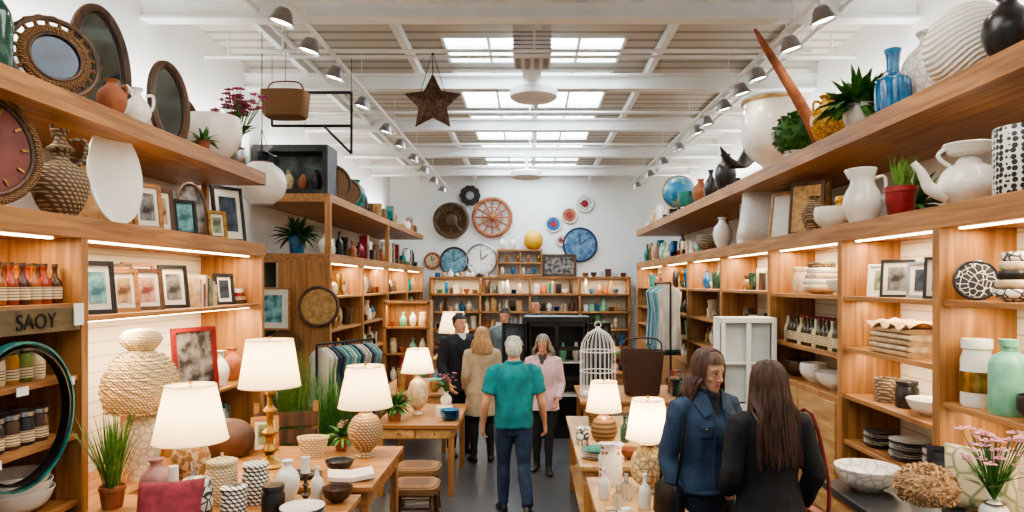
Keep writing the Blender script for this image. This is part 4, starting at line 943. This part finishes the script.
def person(name, loc, rot, H, top, pants, hair, hairstyle='short', fem=False, knees=None, ankles=None, elbows=None, wrists=None, sleeve=1.0, hem=.9, head=(0, 0), toes=None, vox=.011, extra=None, shirt=None, skin=None, hairlen=.4, loose=0., shoe=None, belly=0, curl=.5):
    skin = skin or SKIN; shoe = shoe or SHOE
    knees = knees or [(-.1, .015, .5), (.1, .015, .5)]; ankles = ankles or [(-.11, -.02, .09), (.11, -.02, .09)]
    sw = .175 if fem else .195
    elbows = elbows or [(-sw-.07, -.03, 1.13), (sw+.07, -.03, 1.13)]; wrists = wrists or [(-sw-.07, .05, .89), (sw+.07, .05, .89)]
    toes = toes or [(-.25, 1), (.25, 1)]
    out = B(name); s = B('t')
    if fem: tor = [(.8, .12, .1, 0), (.86, .172, .12, -.01), (.93, .178, .122, -.012), (1.0, .16, .108, 0), (1.09, .132, .092, .005), (1.18, .14, .1, .01), (1.27, .155, .118, .02), (1.34, .16, .112, .012), (1.41, .165, .09, -.005), (1.46, .14, .075, -.015), (1.5, .075, .06, -.015), (1.53, .055, .055, -.012)]
    else: tor = [(.8, .12, .1, 0), (.86, .16, .115, 0), (.93, .168, .12, .0), (1.0, .162, .118+belly, .005), (1.1, .158, .115+belly, .012), (1.2, .168, .118+belly*.6, .01), (1.3, .185, .125, .008), (1.38, .195, .115, 0), (1.43, .185, .098, -.008), (1.475, .14, .08, -.014), (1.51, .08, .065, -.014), (1.53, .06, .058, -.012)]
    def torso_at(z_):
        for a, c in zip(tor, tor[1:]):
            if a[0] <= z_ <= c[0]:
                f = (z_-a[0])/(c[0]-a[0]); return tuple(a[i]+(c[i]-a[i])*f for i in range(4))
        return (z_,)+tor[0][1:]
    s.loft([ring((0, torso_at(z_)[3], z_), torso_at(z_)[1], torso_at(z_)[2], 26) for z_ in [.8, .86, .93, 1.0]], pants)
    ex = .012+loose
    rg = []; zz = hem; lv = [hem]
    while zz < 1.5: zz += .05; lv.append(min(zz, 1.525))
    for z_ in lv:
        if z_ < .86:
            k = (.86-z_); t = (z_, .178+k*.12, .125+k*.14, 0)
        else: t = torso_at(z_)
        e = ex*(1 if z_ < 1.4 else max(.25, (1.53-z_)/.13))
        rg.append(ring((0, t[3], z_), t[1]+e, t[2]+e, 30))
    s.loft(rg, top)
    s.tube([(0, -.015, 1.46), (0, -.01, 1.53), (0, .0, 1.6)], [.062 if not fem else .052, .056 if not fem else .047, .055 if not fem else .046], skin, 16)
    for i in (0, 1):
        sg = -1 if i == 0 else 1
        hip = Vector((sg*.088, -.005, .9)); kn = Vector(knees[i]); an = Vector(ankles[i])
        pr = [.1, .094, .078, .068, .07, .06, .056]
        if fem: pr = [.1, .092, .072, .06, .06, .048, .045]
        pts = [hip, hip.lerp(kn, .35), hip.lerp(kn, .75), kn, kn.lerp(an, .3)+Vector((0, -.012, 0)), kn.lerp(an, .75), an]
        s.tube(pts, pr, pants, 16, sub=2)
        tx, ty = toes[i]; td = Vector((tx, ty, 0)).normalized(); sd = Vector((td.y, -td.x, 0)); pitch = max(0, an.z-.09)
        heel = Vector((an.x, an.y, an.z-.09))
        def fp(a, h): return heel+td*a+Vector((0, 0, h+(0 if a < 0 else -pitch*min(1, a/.16))))
        s.loft([ring(fp(a, h), w, hh, 14, sd, (0, 0, 1), .8) for a, w, hh, h in ((-.07, .02, .025, .035), (-.06, .034, .036, .04), (-.02, .038, .05, .052), (.03, .037, .046, .047), (.09, .045, .034, .035), (.14, .045, .026, .027), (.175, .032, .02, .021), (.19, .012, .012, .016))], shoe)
        s.tube([an+Vector((0, 0, .03)), an+Vector((0, 0, -.04))], [.04, .042], shoe, 12)
        sh = Vector((sg*sw, -.012, 1.415)); el = Vector(elbows[i]); wr = Vector(wrists[i])
        inn = Vector((sg*(sw-.07), -.01, 1.43))
        k = 1 if not fem else .86
        s.tube([inn, sh, sh.lerp(el, .35), el, el.lerp(wr, .35), wr], [.05*k, .058*k, .049*k, .04*k, .04*k, .025*k], skin, 14, sub=2)
        e = .012+loose*.6
        if sleeve >= 1: s.tube([inn, sh, sh.lerp(el, .35), sh.lerp(el, .7), el, el.lerp(wr, .4), el.lerp(wr, .95)], [.055*k+e*.3, .062*k+e, .055*k+e, .05*k+e, .045*k+e, .042*k+e, .033*k+e], top, 16, sub=2)
        else: s.tube([inn, sh, sh.lerp(el, .5), sh.lerp(el, sleeve*1.7)], [.056*k+e*.3, .062*k+e, .056*k+e, .054*k+e], top, 16, sub=2)
        hd = (wr-el).normalized()
        hand(out, wr+hd*.015, hd, (-sg, .25, 0), (0, 1, .1), skin, curl)
    if shirt: s.loft([ring((0, .045, z_), w, .085 if z_ < 1.45 else .05, 20) for z_, w in ((1.12, .012), (1.25, .03), (1.38, .05), (1.46, .055), (1.51, .05))], shirt)
    remesh_into(out, s, vox, 3, .007)
    h = B('h'); yaw, pit = head
    HM = Matrix.Translation((0, .0, 1.53)) @ Matrix.Rotation(yaw, 4, 'Z') @ Matrix.Rotation(-pit, 4, 'X') @ Matrix.Translation((0, .012, -.01))
    HR = [(0.0, .02, .018, .06), (.012, .034, .034, .048), (.03, .046, .054, .03), (.055, .056, .072, .012), (.085, .063, .085, .002), (.12, .07, .094, -.004), (.155, .074, .098, -.01), (.185, .069, .09, -.014), (.21, .054, .07, -.015), (.226, .034, .045, -.015), (.233, .014, .02, -.015)]
    if fem: HR = [(a, b_*.94, c, d) for a, b_, c, d in HR]
    h.loft([ring((0, d, a), b_, c, 28, pw=.95) for a, b_, c, d in HR], skin)
    h.tube([(0, -.01, -.05), (0, -.008, .0), (0, -.01, .06)], [.05, .05, .052] if fem else [.057, .057, .058], skin, 16)
    fy = .09
    h.tube([(0, fy-.006, .125), (0, fy+.004, .1), (0, fy+.013, .083), (0, fy+.004, .072)], [.008, .009, .0115, .0085], skin, 10, sub=3)
    for sg in (-1, 1):
        h.sph((sg*.011, fy+.002, .078), (.008, .009, .007), skin, 8, 6)
        h.tube([(sg*.012, fy-.006, .137), (sg*.032, fy-.012, .139), (sg*.05, fy-.028, .133)], [.008, .009, .006], skin, 8, sub=2)
        h.sph((sg*.033, fy-.034, .082), (.022, .018, .018), skin, 10, 8)
        h.sph((sg*.073*(.94 if fem else 1), -.012, .108), (.009, .02, .032), skin, 10, 8)
    h.tube([(-.024, fy-.016, .053), (-.01, fy-.003, .0535), (0, fy-.002, .052), (.01, fy-.003, .0535), (.024, fy-.016, .053)], [.002, .0042, .004, .0042, .002], LIP, 8, sub=2)
    h.tube([(-.021, fy-.015, .05), (0, fy-.004, .045), (.021, fy-.015, .05)], [.002, .005, .002], LIP, 8, sub=3)
    out.T = HM
    remesh_into(out, h, .0042 if vox < .0105 else .006, 2, None)
    for sg in (-1, 1):
        out.sph((sg*.03, fy-.016, .117), (.0125, .0115, .0062), EYEW, 12, 8); out.sph((sg*.03, fy-.006, .117), (.0052, .003, .0052), IRIS, 8, 6)
        out.tube([(sg*.016, fy-.005, .118), (sg*.03, fy-.003, .1245), (sg*.045, fy-.016, .119)], .0019, hair, 6, sub=3)
        out.tube([(sg*.014, fy+.0, .138), (sg*.032, fy-.004, .143), (sg*.052, fy-.024, .136)], [.0025, .003, .0015], hair, 6, sub=3)
    vs = []; fs = []; n = 40; kk = 26
    th = .007 if hairstyle == 'short' else .012
    for j in range(kk+1):
        t = pi*j/kk
        for i in range(n):
            f = 2*pi*i/n; rr = 1+.03*noise.noise(Vector((math.cos(f)*6, math.sin(f)*6, t*5)))
            vs.append(Vector(((.075+th)*math.sin(t)*math.cos(f)*rr, -.014+(.098+th)*math.sin(t)*math.sin(f)*rr, .135+(.1+th)*math.cos(t)*rr)))
    low = .055 if hairstyle == 'short' else .03
    for j in range(kk):
        for i in range(n):
            q = (j*n+i, j*n+(i+1) % n, (j+1)*n+(i+1) % n, (j+1)*n+i)
            c = sum((vs[a] for a in q), Vector())/4
            hl = .178 if c.y > .03 else (.178-(.03-c.y)*2.2 if hairstyle == 'short' else .178-(.03-c.y)*3)
            if c.z > max(hl, low): fs.append(q)
    out.add(vs, fs, hair)
    rnd = random.Random(len(name)*7)
    if hairstyle == 'short':
        for i in range(130):
            f = rnd.uniform(0, 2*pi); t = rnd.uniform(0, 1.35)
            p = Vector((.08*math.sin(t)*math.cos(f), -.014+.103*math.sin(t)*math.sin(f), .137+.105*math.cos(t)))
            if p.z < .175 and p.y > -.0: continue
            d = Vector((math.cos(f)*.7, math.sin(f)*.5+.2, -.4 if t > .6 else .1)).normalized()
            out.tube([p-d*.012, p+d*.008+(p-Vector((0, 0, .13))).normalized()*.004, p+d*.026], [.003, .005, .001], hair, 5)
    else:
        for i in range(320):
            f = rnd.uniform(-pi*1.16, pi*.16)
            if rnd.random() < .3: f = rnd.choice([rnd.uniform(-.25, .3), rnd.uniform(pi-.3, pi+.25)])
            cx, cy = math.cos(f), math.sin(f)
            rx, ry = .086, .11
            top0 = Vector((cx*.008, -.014+cy*.012+.03*rnd.uniform(-1, 1), .243+rnd.uniform(-.002, .002)))
            L = hairlen*rnd.uniform(.84, 1.03); ph = rnd.uniform(0, 6)
            pts = [top0, Vector((cx*rx*.5, -.014+cy*ry*.5, .236)), Vector((cx*rx*.82, -.014+cy*ry*.82, .203)), Vector((cx*rx*1.0, -.014+cy*ry, .15)), Vector((cx*rx*1.07, -.016+cy*ry*1.04, .09))]
            nseg = 6
            for k in range(1, nseg+1):
                u = k/nseg; w = .007*math.sin(u*6+ph)
                x = cx*(rx*1.07+.03*math.sin(u*2.2)+.02*u)+w; y = -.02+cy*(ry*1.03)+(.006*math.sin(u*5+ph)) - .02*u
                z_ = .09-L*u
                if z_ < -.03: y = min(y, -.085-.02*rnd.random()) if (cy < .15 and hairlen > .3) else y
                pts.append(Vector((x, y, z_)))
            out.tube(pts, [.006, .008, .009, .01, .011]+[.0115-.0014*k for k in range(1, nseg+1)], hair, 6, sub=2)
    out.T = Matrix()
    if extra: extra(out)
    return out.done(loc, rot, H/1.75)

JEAN = cloth('jeans', '#273a5a', '#1a273e'); DARKP = cloth('dark_trousers', '#202127', '#141519'); GREYH = mat('grey_hair', '#dcd8d1', .7, kind='noise', c2='#aeaaa2', sc=(40, 40, 40))
BRH = mat('brown_hair', '#5a3826', .5, kind='noise', c2='#2e1d15', sc=(50, 50, 6)); BRH2 = mat('chestnut_hair', '#4e3020', .5, kind='noise', c2='#27160f', sc=(50, 50, 6)); BLH = mat('blonde_hair', '#b8966a', .5, kind='noise', c2='#84653f', sc=(50, 50, 6))
DKH = mat('dark_hair', '#2a211c', .5, kind='noise', c2='#16110e', sc=(40, 40, 40))
def man_x(o):
    o.tube([(.075*math.cos(t), -.014+.068*math.sin(t), 1.515+.006*math.sin(t)) for t in [2*pi*i/24 for i in range(24)]], .012, _mc['fabric_teal'], 8, closed=True)
person('man_in_teal_shirt', (-.16, 6.75, 0), R(4), 1.76, cloth('teal', '#12868c', '#0c5f66', 8), JEAN, GREYH, 'short', knees=[(-.1, .1, .5), (.1, -.02, .5)], ankles=[(-.1, .12, .09), (.12, -.22, .16)], elbows=[(-.275, -.05, 1.13), (.27, -.02, 1.13)], wrists=[(-.3, .05, .89), (.31, .08, .89)], sleeve=.42, hem=.88, head=(R(-5), -.1), loose=.016, belly=.02, vox=.01, extra=man_x)
def suit_x(o):
    for sg in (-1, 1):
        o.add([Vector((sg*.012, .155, 1.16)), Vector((sg*.055, .152, 1.36)), Vector((sg*.075, .1, 1.49)), Vector((sg*.11, .128, 1.38)), Vector((sg*.07, .152, 1.24))], [(0, 1, 3, 4), (1, 2, 3)], _mc['fabric_suit'])
    o.tube([(0, .14, 1.44), (0, .155, 1.3), (0, .16, 1.18)], [.012, .018, .014], DARKC, 8)
person('man_in_dark_suit', (-.95, 9.2, 0), R(-140), 1.88, cloth('suit', '#1b1e28', '#101219'), DARKP, DKH, 'short', hem=.8, shirt=cloth('white_shirt', '#e4e4e6', '#d2d2d6'), elbows=[(-.27, -.05, 1.14), (.27, .0, 1.13)], wrists=[(-.25, .16, .97), (.25, .14, .92)], loose=.014, extra=suit_x)
person('woman_in_beige_coat', (-.62, 8.8, 0), R(12), 1.72, cloth('beige', '#b8a78e', '#998870'), DARKP, BLH, 'long', True, hem=.62, hairlen=.2, loose=.018, elbows=[(-.22, -.05, 1.13), (.23, 0, 1.14)], wrists=[(-.2, .1, .95), (.2, .14, .98)], head=(R(-20), .1))
person('man_in_grey_shirt', (-.42, 11.4, 0), R(170), 1.86, cloth('greyblue', '#6c7a80', '#525e63'), DARKP, DKH, 'short')
person('man_in_black_jacket', (.12, 13.2, 0), R(150), 2.0, cloth('black_jkt', '#26262b', '#17171b'), DARKP, DKH, 'short')
def pinkx(o):
    for sg in (-1, 1): o.tube([(sg*.035, .125, 1.44), (sg*.05, .155, 1.28), (sg*.055, .145, 1.1), (sg*.05, .15, .86)], .01, _mc['fabric_pinkc'], 6, sub=3)
    o.tube([(-.16, -.03, 1.45), (0, .14, 1.25), (.17, .1, 1.0)], .008, BLK, 6, sub=3)
person('woman_in_pink_cardigan', (.16, 8.35, 0), R(172), 1.66, cloth('pinkc', '#d6bcc0', '#bf9fa4'), DARKP, mat('ash_hair', '#9c8f80', .6, kind='noise', c2='#6e6255', sc=(40, 40, 8)), 'long', True, hem=.8, hairlen=.12, shirt=cloth('dark_print_top', '#5a5358', '#3a3438'), loose=.015, elbows=[(-.23, -.02, 1.13), (.23, -.02, 1.13)], wrists=[(-.2, .13, .95), (.19, .13, .93)], head=(0, .2), knees=[(-.08, .04, .5), (.08, .0, .5)], ankles=[(-.08, .08, .09), (.09, -.06, .09)], extra=pinkx)
def denx(o):
    DN = _mc['fabric_denim']
    for sg in (-1, 1):
        o.add([Vector((sg*.03, .125, 1.4)), Vector((sg*.05, .085, 1.5)), Vector((sg*.085, .03, 1.53)), Vector((sg*.13, .06, 1.46)), Vector((sg*.1, .125, 1.38))], [(0, 1, 3, 4), (1, 2, 3)], DN)
        o.tube([(sg*.04, .128, 1.42), (sg*.05, .152, 1.28), (sg*.045, .135, 1.12), (sg*.05, .145, .97)], .009, DN, 6, sub=3)
        o.box((sg*.1, .138, 1.3), (.07, .012, .06), DN, (0, 0, -sg*.35)); o.sph((sg*.1, .148, 1.315), .007, GOLD, 8, 6)
    for k in range(5): o.sph((-.05, .162-.012*abs(k-3), 1.02+k*.075), .0075, GOLD, 8, 6)
    o.tube([(.17*math.cos(t)+0, .0+.13*math.sin(t), .94) for t in [2*pi*i/30 for i in range(30)]], .016, DN, 6, closed=True)
    o.loft([ring((.27, .02, z_), a, c, 20, pw=.6) for z_, a, c in ((.8, .05, .1), (.82, .06, .12), (.97, .05, .11), (1.0, .03, .09))], BLK)
    o.tube([(.27, -.07, .98), (.22, -.09, 1.3), (.15, -.03, 1.5), (.22, .09, 1.3), (.27, .09, .98)], .009, BLK, 6, sub=3)
person('woman_in_denim_jacket', (1.12, 4.35, 0), R(202), 1.87, cloth('denim', '#374c66', '#223146'), cloth('navy_jeans', '#1c2434', '#121824'), BRH, 'long', True, hem=.93, hairlen=.2, shirt=cloth('dark_top', '#23262e', '#16181d'), loose=.014, vox=.009, head=(R(8), .16), elbows=[(-.24, -.0, 1.14), (.235, -.05, 1.13)], wrists=[(-.16, .2, 1.02), (.23, .05, .9)], extra=denx, curl=.7)
def blkx(o):
    BG = mat('red_leather', '#8a2f2c', .4, kind='noise', c2='#6a1f1e', sc=(9, 9, 9))
    o.tube([(.17*math.cos(t), -.0+.125*math.sin(t), .86) for t in [2*pi*i/30 for i in range(30)]], .012, _mc['fabric_black'], 6, closed=True)
    o.loft([ring((.3, .04, z_), a, c, 20, pw=.6) for z_, a, c in ((.62, .05, .13), (.64, .065, .15), (.86, .055, .14), (.9, .03, .12))], BG)
    o.tube([(.31, -.07, .88), (.315, -.07, 1.1), (.235, -.04, 1.47), (.2, .08, 1.4), (.31, .13, 1.1), (.31, .14, .88)], .011, BG, 6, sub=3)
person('woman_in_black_jacket', (1.4, 4.0, 0), R(8), 1.83, cloth('black', '#1a1b20', '#0e0f12'), cloth('black_jeans', '#1a1b20', '#101114'), BRH2, 'long', True, hem=.84, hairlen=.42, loose=.016, vox=.009, head=(R(10), .05), elbows=[(-.24, -.03, 1.13), (.24, -.06, 1.14)], wrists=[(-.17, .17, 1.0), (.24, .08, .93)], extra=blkx)

# ------------------------------------------------------------ lights, world, camera
w = bpy.data.worlds.new('world'); scene.world = w; w.use_nodes = True
w.node_tree.nodes['Background'].inputs[0].default_value = (.88, .95, 1, 1); w.node_tree.nodes['Background'].inputs[1].default_value = .65
light('AREA', 'overhead_fill_light', (0, 1.5, 5.0), 115, (1, .97, .92), (0, 0, 0), 4, 1.6)  # added pair of soft fill lights above the view, not fitted panels
light('AREA', 'overhead_fill_light', (0, 4.2, 5.0), 130, (1, .97, .92), (0, 0, 0), 4, 1.2)
light('AREA', 'added_fill_uplight', (-3.8, 10.5, 4.25), 190, (1, .97, .93), (0, R(180-35), 0), .12, 17)  # added pair of unseen uplights to brighten the ceiling, no cove fitting
light('AREA', 'added_fill_uplight', (3.8, 10.5, 4.4), 190, (1, .97, .93), (0, R(180+35), 0), .12, 17)
cam = bpy.data.cameras.new('camera'); co = bpy.data.objects.new('camera', cam); scene.collection.objects.link(co)
cam.lens = 24; cam.sensor_width = 36; cam.shift_x = -.0176; cam.shift_y = .0264; cam.clip_start = .05
co.location = (0, 0, 2.3); co.rotation_euler = (R(90), 0, 0); scene.camera = co
try:
    scene.view_settings.look = 'AgX - Medium High Contrast'
except Exception:
    pass
scene.view_settings.exposure = 0.0
